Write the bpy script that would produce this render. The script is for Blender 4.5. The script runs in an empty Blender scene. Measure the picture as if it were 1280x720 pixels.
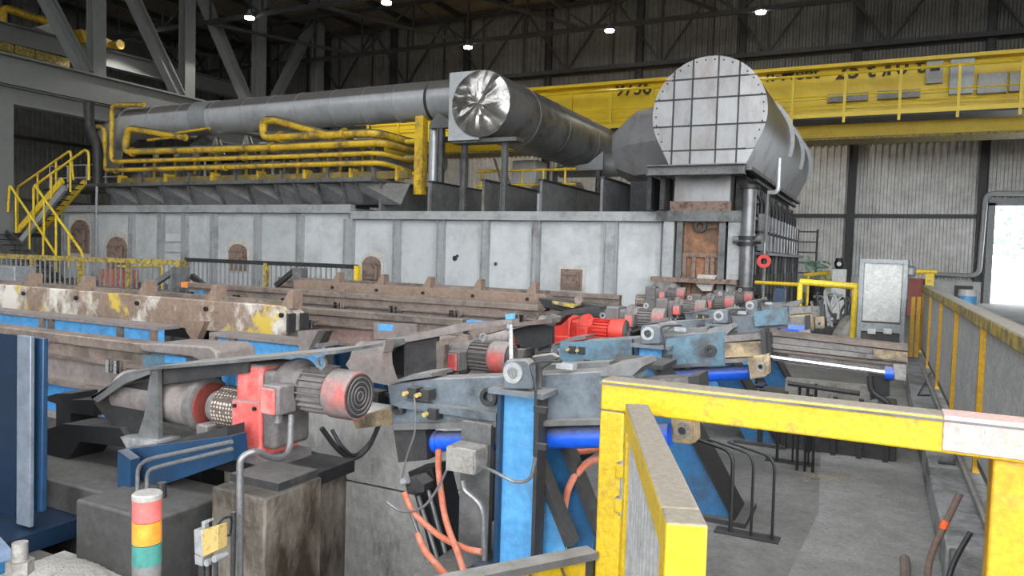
import bpy, bmesh, math, random
from mathutils import Vector as V, Matrix
random.seed(7)
sc = bpy.context.scene
col = sc.collection

# ------------------------------------------------------------------ camera
YAW, PITCH, ROLL = (math.radians(a) for a in (26.3, 2.73, 1.69))
FPX = 926.0
CAM = V((0, 0, 1.65))
F = V((-math.sin(YAW)*math.cos(PITCH), math.cos(YAW)*math.cos(PITCH), -math.sin(PITCH)))
RT = V((math.cos(YAW), math.sin(YAW), 0))
UP = RT.cross(F)
RX = RT*math.cos(ROLL) + UP*math.sin(ROLL)
UY = UP*math.cos(ROLL) - RT*math.sin(ROLL)
cd = bpy.data.cameras.new('camera')
cam = bpy.data.objects.new('camera', cd)
col.objects.link(cam)
cd.sensor_width = 36.0
cd.lens = FPX/1280*36.0
cd.clip_start = 0.05
cd.clip_end = 600
cam.matrix_world = Matrix(((RX.x, UY.x, -F.x, 0), (RX.y, UY.y, -F.y, 0), (RX.z, UY.z, -F.z, CAM.z), (0, 0, 0, 1)))
sc.camera = cam

# ------------------------------------------------------------------ world, exposure
w = bpy.data.worlds.new('overcast_sky')
sc.world = w
w.use_nodes = True
wn = w.node_tree.nodes
bg = wn['Background']
bg.inputs[0].default_value = (0.93, 0.97, 1.0, 1)
bg.inputs[1].default_value = 7.2
sc.view_settings.view_transform = 'Standard'
sc.view_settings.look = 'None'
sc.view_settings.exposure = 0.22
sc.view_settings.gamma = 1.0
sc.view_settings.use_curve_mapping = False

# ------------------------------------------------------------------ measuring helper: a photo point on a known plane -> metres
def U(x, y, X=None, Y=None, Z=None):
    d = F + RX*((x-640)/FPX) - UY*((y-360)/FPX)
    if X is not None: t = (X-CAM.x)/d.x
    elif Y is not None: t = (Y-CAM.y)/d.y
    else: t = (Z-CAM.z)/d.z
    return CAM + d*t
def UX(x, y, Y): return U(x, y, Y=Y).x
def UZ(x, y, Y): return U(x, y, Y=Y).z

# ------------------------------------------------------------------ materials
MATS = {}
def mat(name, c, rough=.6, metal=0.0, var=.18, scale=4.0, dirt=None, damt=.45, dscale=2.0, dust=0.0, dustc=(.27, .245, .22),
        bump=0.0, streak=False, emit=0.0, spec=.5, ovar=0.0, dlo=.25, dhi=.8, grime=.22):
    m = bpy.data.materials.new(name); m.use_nodes = True
    nt = m.node_tree; N = nt.nodes; L = nt.links
    b = N['Principled BSDF']
    b.inputs['Roughness'].default_value = rough
    b.inputs['Metallic'].default_value = metal
    b.inputs['Specular IOR Level'].default_value = spec
    tc = N.new('ShaderNodeTexCoord')
    oi = N.new('ShaderNodeObjectInfo')
    ad = N.new('ShaderNodeVectorMath'); ad.operation = 'ADD'
    sm = N.new('ShaderNodeMath'); sm.operation = 'MULTIPLY'; sm.inputs[1].default_value = 13.7
    L.new(oi.outputs['Random'], sm.inputs[0])
    L.new(tc.outputs['Object'], ad.inputs[0]); L.new(sm.outputs[0], ad.inputs[1])
    vec = ad.outputs[0]
    if streak:
        mp = N.new('ShaderNodeMapping'); mp.inputs['Scale'].default_value = (1, 1, .4)
        L.new(vec, mp.inputs[0]); svec = mp.outputs[0]
    else:
        svec = vec
    n1 = N.new('ShaderNodeTexNoise'); n1.inputs['Scale'].default_value = scale; n1.inputs['Detail'].default_value = 5; n1.inputs['Roughness'].default_value = .65
    L.new(vec, n1.inputs['Vector'])
    mx = N.new('ShaderNodeMix'); mx.data_type = 'RGBA'
    mx.inputs['A'].default_value = (*[max(0, k*(1-var*1.6)) for k in c], 1)
    mx.inputs['B'].default_value = (*[min(1, k*(1+var*1.6)) for k in c], 1)
    L.new(n1.outputs['Fac'], mx.inputs['Factor'])
    out = mx.outputs['Result']
    if dirt:
        n2 = N.new('ShaderNodeTexNoise'); n2.inputs['Scale'].default_value = dscale; n2.inputs['Detail'].default_value = 7; n2.inputs['Roughness'].default_value = .7
        L.new(svec, n2.inputs['Vector'])
        r = N.new('ShaderNodeMapRange'); r.inputs['From Min'].default_value = .72-damt*.5; r.inputs['From Max'].default_value = .82-damt*.35
        L.new(n2.outputs['Fac'], r.inputs['Value'])
        m2 = N.new('ShaderNodeMix'); m2.data_type = 'RGBA'
        m2.inputs['B'].default_value = (*dirt, 1)
        L.new(r.outputs['Result'], m2.inputs['Factor']); L.new(out, m2.inputs['A'])
        out = m2.outputs['Result']
    if dust > 0:
        ge = N.new('ShaderNodeNewGeometry'); sp = N.new('ShaderNodeSeparateXYZ')
        L.new(ge.outputs['Normal'], sp.inputs[0])
        r = N.new('ShaderNodeMapRange'); r.inputs['From Min'].default_value = dlo; r.inputs['From Max'].default_value = dhi; r.inputs['To Max'].default_value = dust
        L.new(sp.outputs['Z'], r.inputs['Value'])
        m3 = N.new('ShaderNodeMix'); m3.data_type = 'RGBA'
        m3.inputs['B'].default_value = (*dustc, 1)
        L.new(r.outputs['Result'], m3.inputs['Factor']); L.new(out, m3.inputs['A'])
        out = m3.outputs['Result']
        for sock, v0, v1 in (('Metallic', metal, 0.0), ('Roughness', rough, .9)):
            q = N.new('ShaderNodeMapRange'); q.inputs['To Min'].default_value = v0; q.inputs['To Max'].default_value = v1
            L.new(r.outputs['Result'], q.inputs['Value']); L.new(q.outputs['Result'], b.inputs[sock])
    if grime > 0:
        n4 = N.new('ShaderNodeTexNoise'); n4.inputs['Scale'].default_value = scale*5.3; n4.inputs['Detail'].default_value = 8; n4.inputs['Roughness'].default_value = .75
        L.new(svec, n4.inputs['Vector'])
        q = N.new('ShaderNodeMapRange'); q.inputs['From Min'].default_value = .3; q.inputs['From Max'].default_value = .68; q.inputs['To Min'].default_value = 1-grime*1.5; q.inputs['To Max'].default_value = 1+grime*.8
        L.new(n4.outputs['Fac'], q.inputs['Value'])
        vm = N.new('ShaderNodeVectorMath'); vm.operation = 'SCALE'; L.new(out, vm.inputs[0]); L.new(q.outputs['Result'], vm.inputs['Scale']); out = vm.outputs[0]
    if ovar > 0:
        q = N.new('ShaderNodeMapRange'); q.inputs['To Min'].default_value = 1-ovar; q.inputs['To Max'].default_value = 1+ovar
        L.new(oi.outputs['Random'], q.inputs['Value'])
        vm = N.new('ShaderNodeVectorMath'); vm.operation = 'SCALE'; L.new(out, vm.inputs[0]); L.new(q.outputs['Result'], vm.inputs['Scale']); out = vm.outputs[0]
    L.new(out, b.inputs['Base Color'])
    if bump > 0:
        bp = N.new('ShaderNodeBump'); bp.inputs['Strength'].default_value = bump; bp.inputs['Distance'].default_value = .02
        n3 = N.new('ShaderNodeTexNoise'); n3.inputs['Scale'].default_value = scale*4; n3.inputs['Detail'].default_value = 4
        L.new(vec, n3.inputs['Vector']); L.new(n3.outputs['Fac'], bp.inputs['Height']); L.new(bp.outputs[0], b.inputs['Normal'])
    if emit > 0:
        b.inputs['Emission Color'].default_value = (*c, 1); b.inputs['Emission Strength'].default_value = emit
    MATS[name] = m
    return m

mat('navy_shaded', (.004, .014, .034), .4, var=.25, scale=2)  # column blue darkened, its shade is put into the colour
mat('pale_edge', (.15, .175, .21), .4, .2, var=.2, scale=3)
mat('blue_mid', (.02, .115, .26), .5, var=.25, scale=3, dirt=(.03, .07, .13), damt=.45, dscale=3, dust=.4)
mat('olive', (.17, .13, .045), .6, var=.3, scale=3, dirt=(.45, .30, .03), damt=.35, dscale=1.2, dust=.8, dustc=(.10, .09, .07))
mat('concrete_floor', (.165, .16, .151), .8, var=.3, scale=6, dirt=(.12, .115, .108), damt=.5, dscale=1.2, bump=.4)
mat('concrete_lit', (.235, .23, .22), .85, var=.3, scale=9, dirt=(.18, .175, .167), damt=.5, dscale=2.5, bump=.4)  # floor concrete made paler to carry the daylight patch
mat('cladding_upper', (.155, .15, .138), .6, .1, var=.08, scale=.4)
mat('fin_grey', (.19, .192, .195), .5, .3, var=.15, scale=.7, dirt=(.12, .12, .12), damt=.45, dscale=.8)
mat('concrete', (.46, .445, .42), .85, var=.25, scale=3, dirt=(.16, .14, .12), damt=.28, dscale=2.2, bump=.5, streak=True)
mat('concrete_dark', (.042, .040, .038), .85, var=.3, scale=3, dirt=(.02, .018, .016), damt=.5, dscale=2, bump=.4, dust=.6, dustc=(.085, .08, .075))
mat('concrete_oily', (.15, .13, .105), .6, var=.3, scale=5, dirt=(.03, .02, .012), damt=.62, dscale=3.5, bump=.5, streak=True, dust=.7, dustc=(.05, .045, .04))
mat('concrete_kerb', (.26, .26, .265), .85, var=.25, scale=4, dirt=(.12, .115, .11), damt=.5, dscale=3, bump=.4)
mat('dust_heap', (.33, .31, .28), .95, var=.3, scale=20, bump=1.0)
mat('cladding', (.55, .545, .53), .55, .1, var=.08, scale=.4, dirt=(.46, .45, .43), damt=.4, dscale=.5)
mat('cladding_low', (.42, .43, .42), .6, .1, var=.06, scale=.5)
mat('dark_frame', (.05, .049, .051), .6, .2, var=.2, scale=1)
mat('roof_deck', (.20, .175, .14), .8, var=.15, scale=.3)
mat('outdoor_ground', (.62, .63, .64), .95, var=.08, scale=.5)
mat('outdoor_leaf', (.22, .36, .25), .8, var=.4, scale=1)
mat('silver_panel', (.52, .535, .54), .62, .15, var=.10, scale=.9, grime=.06, dirt=(.40, .41, .41), damt=.5, dscale=.7, bump=.05, ovar=.08)
mat('silver_frame', (.38, .385, .39), .6, .2, var=.12, grime=.1, scale=1.2, dirt=(.24, .24, .235), damt=.45, dscale=1.4)
mat('grey_steel', (.16, .16, .16), .55, .35, var=.2, scale=1.6, dirt=(.06, .058, .056), damt=.45, dscale=1.5, dust=.7, dustc=(.30, .28, .255))
mat('grey_girder', (.22, .225, .222), .6, .2, var=.08, scale=.5, grime=.06)
mat('dark_steel', (.045, .044, .045), .55, .4, var=.3, scale=3, dirt=(.09, .08, .07), damt=.35, dscale=3, dust=.55, dustc=(.16, .15, .14))
mat('black_steel', (.018, .018, .02), .5, .3, var=.3, scale=4, dust=.4, dustc=(.10, .095, .09))
mat('rust_port', (.27, .19, .155), .85, var=.35, scale=6, dirt=(.10, .055, .035), damt=.5, dscale=6)
mat('rust_orange', (.33, .16, .085), .85, var=.45, scale=2.5, dirt=(.13, .085, .06), damt=.6, dscale=1.6)
mat('refractory', (.50, .47, .42), .95, var=.25, scale=4, bump=.8)
mat('burnt_mark', (.53, .51, .47), .85, var=.15, scale=6, dirt=(.36, .31, .26), damt=.4, dscale=5)
mat('drum_plate', (.34, .337, .34), .42, .4, var=.14, scale=1.6, dirt=(.26, .235, .225), damt=.5, dscale=1.6, bump=.04, ovar=.12, grime=.05, streak=True)
mat('drum_shell', (.30, .30, .305), .38, .6, grime=.08, var=.22, scale=.9, dirt=(.17, .165, .16), damt=.5, dscale=.9)
mat('duct_grey', (.46, .47, .48), .42, .4, var=.12, scale=.8, dirt=(.36, .36, .365), damt=.4, dscale=1, dust=.97, dustc=(.115, .105, .096), dlo=.32, dhi=.42, grime=.08)
mat('duct_dark', (.25, .25, .255), .42, .5, var=.2, scale=.9, dirt=(.11, .11, .115), damt=.5, dscale=1, dust=.9, dustc=(.12, .11, .10), dlo=.4, dhi=.55, grime=.1)
mat('foil', (.50, .48, .46), .25, .9, var=.15, scale=3, dirt=(.40, .35, .30), damt=.35, dscale=2.5)
mat('chrome', (.75, .76, .78), .12, 1.0, var=.04, scale=5)
mat('yellow_pipe', (.74, .47, .025), .45, var=.2, scale=3, dirt=(.20, .14, .05), damt=.5, dscale=1.6, dust=.97, dustc=(.13, .11, .075), dlo=.4, dhi=.6)
mat('yellow_rail', (.78, .55, .03), .5, var=.15, scale=4, dirt=(.30, .22, .06), damt=.35, dscale=4)
mat('yellow_crane', (.88, .62, .02), .45, var=.08, scale=.6, dirt=(.74, .50, .02), damt=.4, dscale=.8, grime=.06)
mat('yellow_gate', (.60, .40, .012), .45, var=.12, scale=9, dirt=(.34, .22, .05), damt=.36, dscale=9, dust=.93, dustc=(.20, .18, .165), bump=.15)
mat('yellow_post', (.60, .33, .012), .5, var=.15, scale=7, dirt=(.45, .27, .05), damt=.35, dscale=8)
mat('yellow_worn', (.55, .40, .06), .6, var=.3, scale=8, dirt=(.14, .12, .09), damt=.62, dscale=9, dust=.95, dustc=(.20, .185, .165))
mat('rail_brown', (.20, .155, .13), .6, .25, var=.25, scale=3, dirt=(.085, .07, .062), damt=.5, dscale=2.5, dust=.4, dustc=(.20, .165, .14))
mat('skid_web', (.20, .172, .162), .65, .15, var=.3, scale=3, dirt=(.26, .19, .175), damt=.4, dscale=2, dust=.4, dustc=(.20, .17, .15))
mat('pink_web', (.25, .165, .145), .7, .1, var=.25, scale=3, dirt=(.14, .11, .10), damt=.4, dscale=3)
mat('blue_bright', (.085, .31, .60), .5, var=.2, scale=3, dirt=(.09, .20, .34), damt=.35, dscale=4, dust=.6)
mat('blue_post', (.04, .20, .44), .5, var=.2, scale=4, dirt=(.05, .12, .22), damt=.42, dscale=3, dust=.4)
mat('blue_deep', (.009, .04, .095), .45, var=.25, scale=2, dirt=(.015, .028, .05), damt=.5, dscale=1.5, dust=.3)
mat('blue_grey', (.14, .165, .19), .5, .15, var=.3, scale=3, dirt=(.055, .06, .066), damt=.5, dscale=3, dust=.65)
mat('blue_teal', (.11, .20, .265), .5, .1, var=.3, scale=3, dirt=(.07, .075, .08), damt=.5, dscale=3, dust=.6)
mat('blue_cylinder', (.008, .10, .66), .35, var=.12, scale=5, dust=.85, dustc=(.16, .17, .21))
mat('blue_column', (.07, .17, .32), .4, .1, var=.25, scale=1.5, dirt=(.20, .24, .29), damt=.4, dscale=1.2)
mat('red_dusty', (.62, .10, .09), .6, var=.15, scale=6, dirt=(.50, .22, .20), damt=.5, dscale=4, dust=.95, dustc=(.22, .20, .19))
mat('red_bright', (.58, .035, .022), .45, var=.15, scale=5, dirt=(.42, .05, .04), damt=.3, dscale=5, dust=.35, dustc=(.5, .12, .10))
mat('red_brown', (.20, .04, .03), .6, var=.25, scale=5)
mat('motor_grey', (.145, .13, .128), .65, .1, var=.2, scale=6, dirt=(.10, .09, .088), damt=.5, dscale=5, dust=.7, dustc=(.23, .21, .20))
mat('motor_fan', (.50, .10, .09), .6, var=.2, scale=5, dirt=(.19, .165, .155), damt=.62, dscale=4, dust=.97, dustc=(.25, .225, .21))
mat('roller_steel', (.30, .265, .25), .5, .35, var=.2, scale=4, dirt=(.20, .165, .15), damt=.5, dscale=4)
mat('grease_tan', (.36, .27, .16), .55, var=.35, scale=7, dirt=(.11, .085, .06), damt=.55, dscale=6, dust=.3)
mat('grease_bar', (.19, .175, .165), .5, .3, var=.3, scale=8, dirt=(.075, .07, .068), damt=.5, dscale=8)
mat('hose_orange', (.52, .14, .075), .6, var=.3, scale=25, dirt=(.40, .22, .17), damt=.5, dscale=25)
mat('rubber', (.025, .025, .027), .55, var=.3, scale=10)
mat('conduit', (.21, .21, .215), .4, .5, var=.2, scale=10, dirt=(.16, .15, .14), damt=.4, dscale=10)
mat('box_grey', (.29, .275, .255), .55, .2, var=.25, scale=12, dirt=(.16, .14, .12), damt=.5, dscale=10)
mat('galvanised', (.36, .365, .37), .5, .4, var=.15, scale=6)
mat('mesh_grey', (.34, .335, .33), .7, .1, var=.25, scale=5, dirt=(.40, .39, .38), damt=.35, dscale=2)
mat('white_paint', (.52, .52, .50), .6, var=.1, scale=5, dirt=(.45, .44, .42), damt=.4, dscale=6)
mat('board_grey', (.40, .40, .385), .6, var=.12, scale=6, dirt=(.50, .50, .485), damt=.4, dscale=8)
mat('frame_grey', (.24, .25, .26), .55, .2, var=.15, scale=3)
mat('sign_pink', (.52, .37, .33), .55, var=.1, scale=8, dirt=(.80, .36, .30), damt=.4, dscale=7)
mat('sign_text', (.78, .74, .72), .6)
mat('crane_text', (.05, .035, .012), .6)
mat('lamp_red', (.58, .12, .11), .35, var=.08, scale=5)
mat('lamp_amber', (.62, .25, .03), .35, var=.08, scale=5)
mat('lamp_green', (.05, .20, .17), .35, var=.08, scale=5)
mat('lamp_cap', (.30, .285, .265), .6, var=.1, scale=8)
mat('lamp_body', (.15, .145, .14), .6, var=.1, scale=8)
mat('switch_yellow', (.46, .33, .11), .6, var=.25, scale=30, dirt=(.20, .13, .05), damt=.42, dscale=30)
mat('high_bay_glow', (1.0, .98, .93), .5, emit=40)
mat('orange_end', (.62, .22, .05), .6, var=.2, scale=6)
mat('red_brick', (.50, .16, .10), .8, var=.2, scale=4, dirt=(.55, .42, .38), damt=.4, dscale=3)
mat('rod_rust', (.16, .105, .085), .7, .2, var=.25, scale=8)
mat('orange_tape', (.85, .12, .02), .5)
mat('worn_lug', (.235, .165, .125), .65, .1, var=.25, scale=3, dirt=(.11, .08, .062), damt=.35, dscale=3, dust=.5, dustc=(.22, .18, .15))

# worn pusher beam: pale and yellow wear patches on brown paint
def lug_mat():
    m = MATS['worn_lug'].copy(); m.name = 'lug_beam_worn'; nt = m.node_tree; N = nt.nodes; L = nt.links
    b = N['Principled BSDF']; src = b.inputs['Base Color'].links[0].from_socket
    tc = N.new('ShaderNodeTexCoord')
    prev = src
    for sc_, c, lo, hi, off in ((.9, (.58, .54, .48), .49, .60, 3), (1.0, (.50, .36, .06), .55, .60, 11)):
        mp = N.new('ShaderNodeMapping'); mp.inputs['Location'].default_value = (off, 0, 0); mp.inputs['Scale'].default_value = (1, 1, .7)
        L.new(tc.outputs['Object'], mp.inputs[0])
        n = N.new('ShaderNodeTexNoise'); n.inputs['Scale'].default_value = sc_*1.6; n.inputs['Detail'].default_value = 6; n.inputs['Roughness'].default_value = .7
        L.new(mp.outputs[0], n.inputs['Vector'])
        r = N.new('ShaderNodeMapRange'); r.inputs['From Min'].default_value = lo; r.inputs['From Max'].default_value = hi
        L.new(n.outputs['Fac'], r.inputs['Value'])
        x = N.new('ShaderNodeMix'); x.data_type = 'RGBA'; x.inputs['B'].default_value = (*c, 1)
        L.new(r.outputs[0], x.inputs['Factor']); L.new(prev, x.inputs['A']); prev = x.outputs['Result']
    L.new(prev, b.inputs['Base Color']); MATS['lug_beam'] = m
lug_mat()
# perforated sheet of the coupling guards
def perf_mat():
    m = bpy.data.materials.new('perforated_sheet'); m.use_nodes = True; nt = m.node_tree; N = nt.nodes; L = nt.links
    b = N['Principled BSDF']; tc = N.new('ShaderNodeTexCoord')
    vo = N.new('ShaderNodeTexVoronoi'); vo.inputs['Scale'].default_value = 42; vo.inputs['Randomness'].default_value = .15
    L.new(tc.outputs['Object'], vo.inputs['Vector'])
    r = N.new('ShaderNodeMapRange'); r.inputs['From Min'].default_value = .33; r.inputs['From Max'].default_value = .40
    L.new(vo.outputs['Distance'], r.inputs['Value'])
    x = N.new('ShaderNodeMix'); x.data_type = 'RGBA'; x.inputs['A'].default_value = (.52, .44, .36, 1); x.inputs['B'].default_value = (.09, .07, .06, 1)
    L.new(r.outputs[0], x.inputs['Factor']); L.new(x.outputs['Result'], b.inputs['Base Color'])
    b.inputs['Roughness'].default_value = .7
    MATS['perforated'] = m
perf_mat()

# ------------------------------------------------------------------ mesh builder
ORG = {}
class B:
    def __init__(s): s.v = []; s.f = []
    def add(s, vs, fs):
        n = len(s.v); s.v += [V(p) for p in vs]; s.f += [tuple(i+n for i in f) for f in fs]; return s
    def box(s, x0, x1, y0, y1, z0, z1):
        return s.add([(x, y, z) for z in (z0, z1) for y in (y0, y1) for x in (x0, x1)],
                     [(0, 2, 3, 1), (4, 5, 7, 6), (0, 1, 5, 4), (2, 6, 7, 3), (0, 4, 6, 2), (1, 3, 7, 5)])
    def bar(s, p0, p1, w, h, up=(0, 0, 1)):
        p0 = V(p0); p1 = V(p1); d = (p1-p0).normalized(); u = V(up)
        if abs(d.dot(u)) > .98: u = V((1, 0, 0))
        sd = d.cross(u).normalized(); u = sd.cross(d).normalized()
        vs = [p + sd*a*w/2 + u*b*h/2 for p in (p0, p1) for b in (-1, 1) for a in (-1, 1)]
        return s.add(vs, [(0, 2, 3, 1), (4, 5, 7, 6), (0, 1, 5, 4), (2, 6, 7, 3), (0, 4, 6, 2), (1, 3, 7, 5)])
    def ibeam(s, p0, p1, w, h, t, up=(0, 0, 1)):
        p0 = V(p0); p1 = V(p1); d = (p1-p0).normalized(); u = V(up)
        if abs(d.dot(u)) > .98: u = V((1, 0, 0))
        sd = d.cross(u).normalized(); u = sd.cross(d).normalized()
        s.bar(p0+u*(h/2-t/2), p1+u*(h/2-t/2), w, t, u); s.bar(p0-u*(h/2-t/2), p1-u*(h/2-t/2), w, t, u)
        return s.bar(p0, p1, t, h-2*t, u)
    def cyl(s, p0, p1, r0, r1=None, n=16, caps=True):
        r1 = r0 if r1 is None else r1
        p0 = V(p0); p1 = V(p1); d = (p1-p0).normalized()
        a = d.orthogonal().normalized() if abs(d.z) < .9 else V((1, 0, 0)); a = (a - d*a.dot(d)).normalized(); b = d.cross(a)
        vs = []
        for p, r in ((p0, r0), (p1, r1)):
            for i in range(n):
                t = 2*math.pi*i/n; vs.append(p + a*(r*math.cos(t)) + b*(r*math.sin(t)))
        fs = [(i, (i+1) % n, n+(i+1) % n, n+i) for i in range(n)]
        if caps: fs += [tuple(reversed(range(n))), tuple(range(n, 2*n))]
        return s.add(vs, fs)
    def ring(s, c, ax, r0, r1, t, n=24):
        c = V(c); ax = V(ax).normalized(); a = ax.orthogonal().normalized(); b = ax.cross(a); vs = []
        for h in (-t/2, t/2):
            for r in (r0, r1):
                for i in range(n):
                    q = 2*math.pi*i/n; vs.append(c+ax*h+a*(r*math.cos(q))+b*(r*math.sin(q)))
        fs = []
        for i in range(n):
            j = (i+1) % n
            fs += [(i, j, n+j, n+i), (2*n+i, 3*n+i, 3*n+j, 2*n+j), (i, 2*n+i, 2*n+j, j), (n+i, n+j, 3*n+j, 3*n+i)]
        return s.add(vs, fs)
    def tube(s, pts, r, n=10, fil=0.0, seg=4):
        pts = [V(p) for p in pts]
        if fil > 0 and len(pts) > 2:
            q = [pts[0]]
            for i in range(1, len(pts)-1):
                a, b, c = pts[i-1], pts[i], pts[i+1]
                l = min(fil, (a-b).length*.48, (c-b).length*.48)
                pa = b+(a-b).normalized()*l; pc = b+(c-b).normalized()*l
                for k in range(seg+1):
                    t = k/seg; q.append(pa*(1-t)**2 + b*2*t*(1-t) + pc*t*t)
            q.append(pts[-1]); pts = q
        d = (pts[1]-pts[0]).normalized(); a = d.orthogonal().normalized(); vs = []; m = len(pts)
        for i, p in enumerate(pts):
            d = ((pts[min(i+1, m-1)]-p).normalized() + (p-pts[max(i-1, 0)]).normalized())
            if d.length < 1e-6: d = pts[min(i+1, m-1)]-pts[max(i-1, 0)]
            d.normalize(); a = (a-d*a.dot(d)).normalized(); b = d.cross(a)
            for k in range(n):
                t = 2*math.pi*k/n; vs.append(p+a*(r*math.cos(t))+b*(r*math.sin(t)))
        fs = [(i*n+k, i*n+(k+1) % n, (i+1)*n+(k+1) % n, (i+1)*n+k) for i in range(m-1) for k in range(n)]
        fs += [tuple(reversed(range(n))), tuple(range((m-1)*n, m*n))]
        return s.add(vs, fs)
    def prism(s, poly, vec):
        poly = [V(p) for p in poly]; n = len(poly); vec = V(vec)
        return s.add(poly+[p+vec for p in poly], [tuple(range(n)), tuple(reversed(range(n, 2*n)))] + [(i, (i+1) % n, n+(i+1) % n, n+i) for i in range(n)])
    def px(s, pts, Y, dy):                 # a plate standing in the X-Z plane at depth Y, dy thick
        return s.prism([U(x, y, Y=Y) for x, y in pts], (0, dy, 0))
    def lathe(s, p0, ax, prof, n=20):
        p0 = V(p0); ax = V(ax).normalized(); a = ax.orthogonal().normalized(); b = ax.cross(a); vs = []; m = len(prof)
        for t, r in prof:
            for k in range(n):
                q = 2*math.pi*k/n; vs.append(p0+ax*t+a*(r*math.cos(q))+b*(r*math.sin(q)))
        fs = [(i*n+k, i*n+(k+1) % n, (i+1)*n+(k+1) % n, (i+1)*n+k) for i in range(m-1) for k in range(n)]
        fs += [tuple(reversed(range(n))), tuple(range((m-1)*n, m*n))]
        return s.add(vs, fs)
    def build(s, name, m, parent=None, label=None, cat=None, group=None, kind=None, bevel=0.0, origin=None):
        me = bpy.data.meshes.new(name)
        if parent is not None: o0 = ORG[parent.name]
        elif origin is not None: o0 = V(origin)
        else:
            xs = [p.x for p in s.v]; ys = [p.y for p in s.v]; zs = [p.z for p in s.v]
            o0 = V(((min(xs)+max(xs))/2, (min(ys)+max(ys))/2, min(zs)))
        me.from_pydata([p-o0 for p in s.v], [], s.f)
        bm = bmesh.new(); bm.from_mesh(me); bmesh.ops.recalc_face_normals(bm, faces=bm.faces); bm.to_mesh(me); bm.free()
        me.polygons.foreach_set('use_smooth', [True]*len(me.polygons))
        me.set_sharp_from_angle(angle=math.radians(35))
        me.materials.append(MATS[m])
        o = bpy.data.objects.new(name, me); col.objects.link(o)
        if parent is None: o.location = o0
        else: o.parent = parent
        ORG[o.name] = o0
        if bevel > 0:
            bv = o.modifiers.new('bevel', 'BEVEL'); bv.width = bevel; bv.segments = 2; bv.limit_method = 'ANGLE'; bv.angle_limit = math.radians(50)
        tag(o, label, cat, group, kind)
        return o
def tag(o, label=None, cat=None, group=None, kind=None):
    if label: o['label'] = label
    if cat: o['category'] = cat
    if group: o['group'] = group
    if kind: o['kind'] = kind
    return o
def thing(name, label, cat, loc, group=None, kind=None):
    o = bpy.data.objects.new(name, None); o.empty_display_size = .2
    col.objects.link(o); o.location = loc; ORG[o.name] = V(loc)
    return tag(o, label, cat, group, kind)
def copy_tree(o, parent=None):
    c = o.copy(); col.objects.link(c); c.parent = parent
    for ch in list(o.children): copy_tree(ch, c)
    return c
def place(o, delta, label):
    c = copy_tree(o); c.location = o.location + V(delta); c['label'] = label; ORG[c.name] = V(c.location)
    return c
def text(s, size, origin, xdir, ydir, m, name, parent, depth=.004):
    cu = bpy.data.curves.new('t', 'FONT'); cu.body = s; cu.size = size; cu.extrude = depth; cu.offset = size*.018
    to = bpy.data.objects.new('t', cu); col.objects.link(to)
    bpy.context.view_layer.update()
    me = bpy.data.meshes.new_from_object(to); bpy.data.objects.remove(to)
    X = V(xdir).normalized(); Yv = V(ydir).normalized(); Z = X.cross(Yv).normalized(); Yv = Z.cross(X)
    mm = Matrix(((X.x, Yv.x, Z.x, 0), (X.y, Yv.y, Z.y, 0), (X.z, Yv.z, Z.z, 0), (0, 0, 0, 1)))
    mm.translation = V(origin) - (ORG[parent.name])
    me.transform(mm); me.materials.clear(); me.materials.append(MATS[m]); me.name = name
    o = bpy.data.objects.new(name, me); col.objects.link(o); o.parent = parent; ORG[o.name] = ORG[parent.name]
    return o

# ================================================================== SETTING
XP = -2.05                                   # edge between the walkway slab and the machine pit
b = B()
b.box(XP, 30, -14, 39.9, -1.2, 0); b.box(-46, XP, -14, 1.75, -1.2, 0); b.box(-46, XP, 16, 39.9, -1.2, 0)
fl = b.build('floor', 'concrete_floor', kind='structure', origin=(0, 0, 0))
B().prism([(-.42, 3.0, 0), (.38, 3.0, 0), (.38, 11, 0), (-.2, 11, 0), (-.42, 7.6, 0), (-.28, 5.2, 0)], (0, 0, .004)).build('lit_floor_patch', 'concrete_lit', fl)  # thin paler slab, a pool of daylight painted on the floor
B().box(-46, XP, 1.75, 16, -1.2, -.9).build('floor_pit', 'concrete_dark', kind='structure')
B().box(-90, 90, 39.9, 190, -.3, -.03).build('outdoor_yard', 'outdoor_ground', kind='structure', label='pale overexposed yard outside the big doorway')
B().box(-200, 200, -200, -14, -.4, -.02).build('added_ground_rear', 'concrete_dark', kind='structure', label='unseen dark ground added outside the open end of the hall')  # unseen ground, added to stop sky light from below
B().box(30, 200, -14, 39.9, -.4, -.02).build('added_ground_side', 'concrete_dark', kind='structure', label='unseen dark ground added beyond the right side of the hall')  # same added ground on the right, out of view
# roof deck with two open strips added out of view for top light; most daylight enters through the open end of the hall behind the viewer
ZR = 16.0
b = B()
for y0, y1 in ((-14, -3.5), (0, 5), (6.3, 40.1)): b.box(-46.2, 15, y0, y1, ZR, ZR+.15)
ce = b.build('ceiling', 'roof_deck', kind='structure', origin=(0, 0, ZR))
for k in range(17):
    x = -45 + k*3.6
    B().box(x-.07, x+.07, 14.5, 39.7, ZR-.3, ZR).build('purlin', 'dark_frame', ce)

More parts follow.
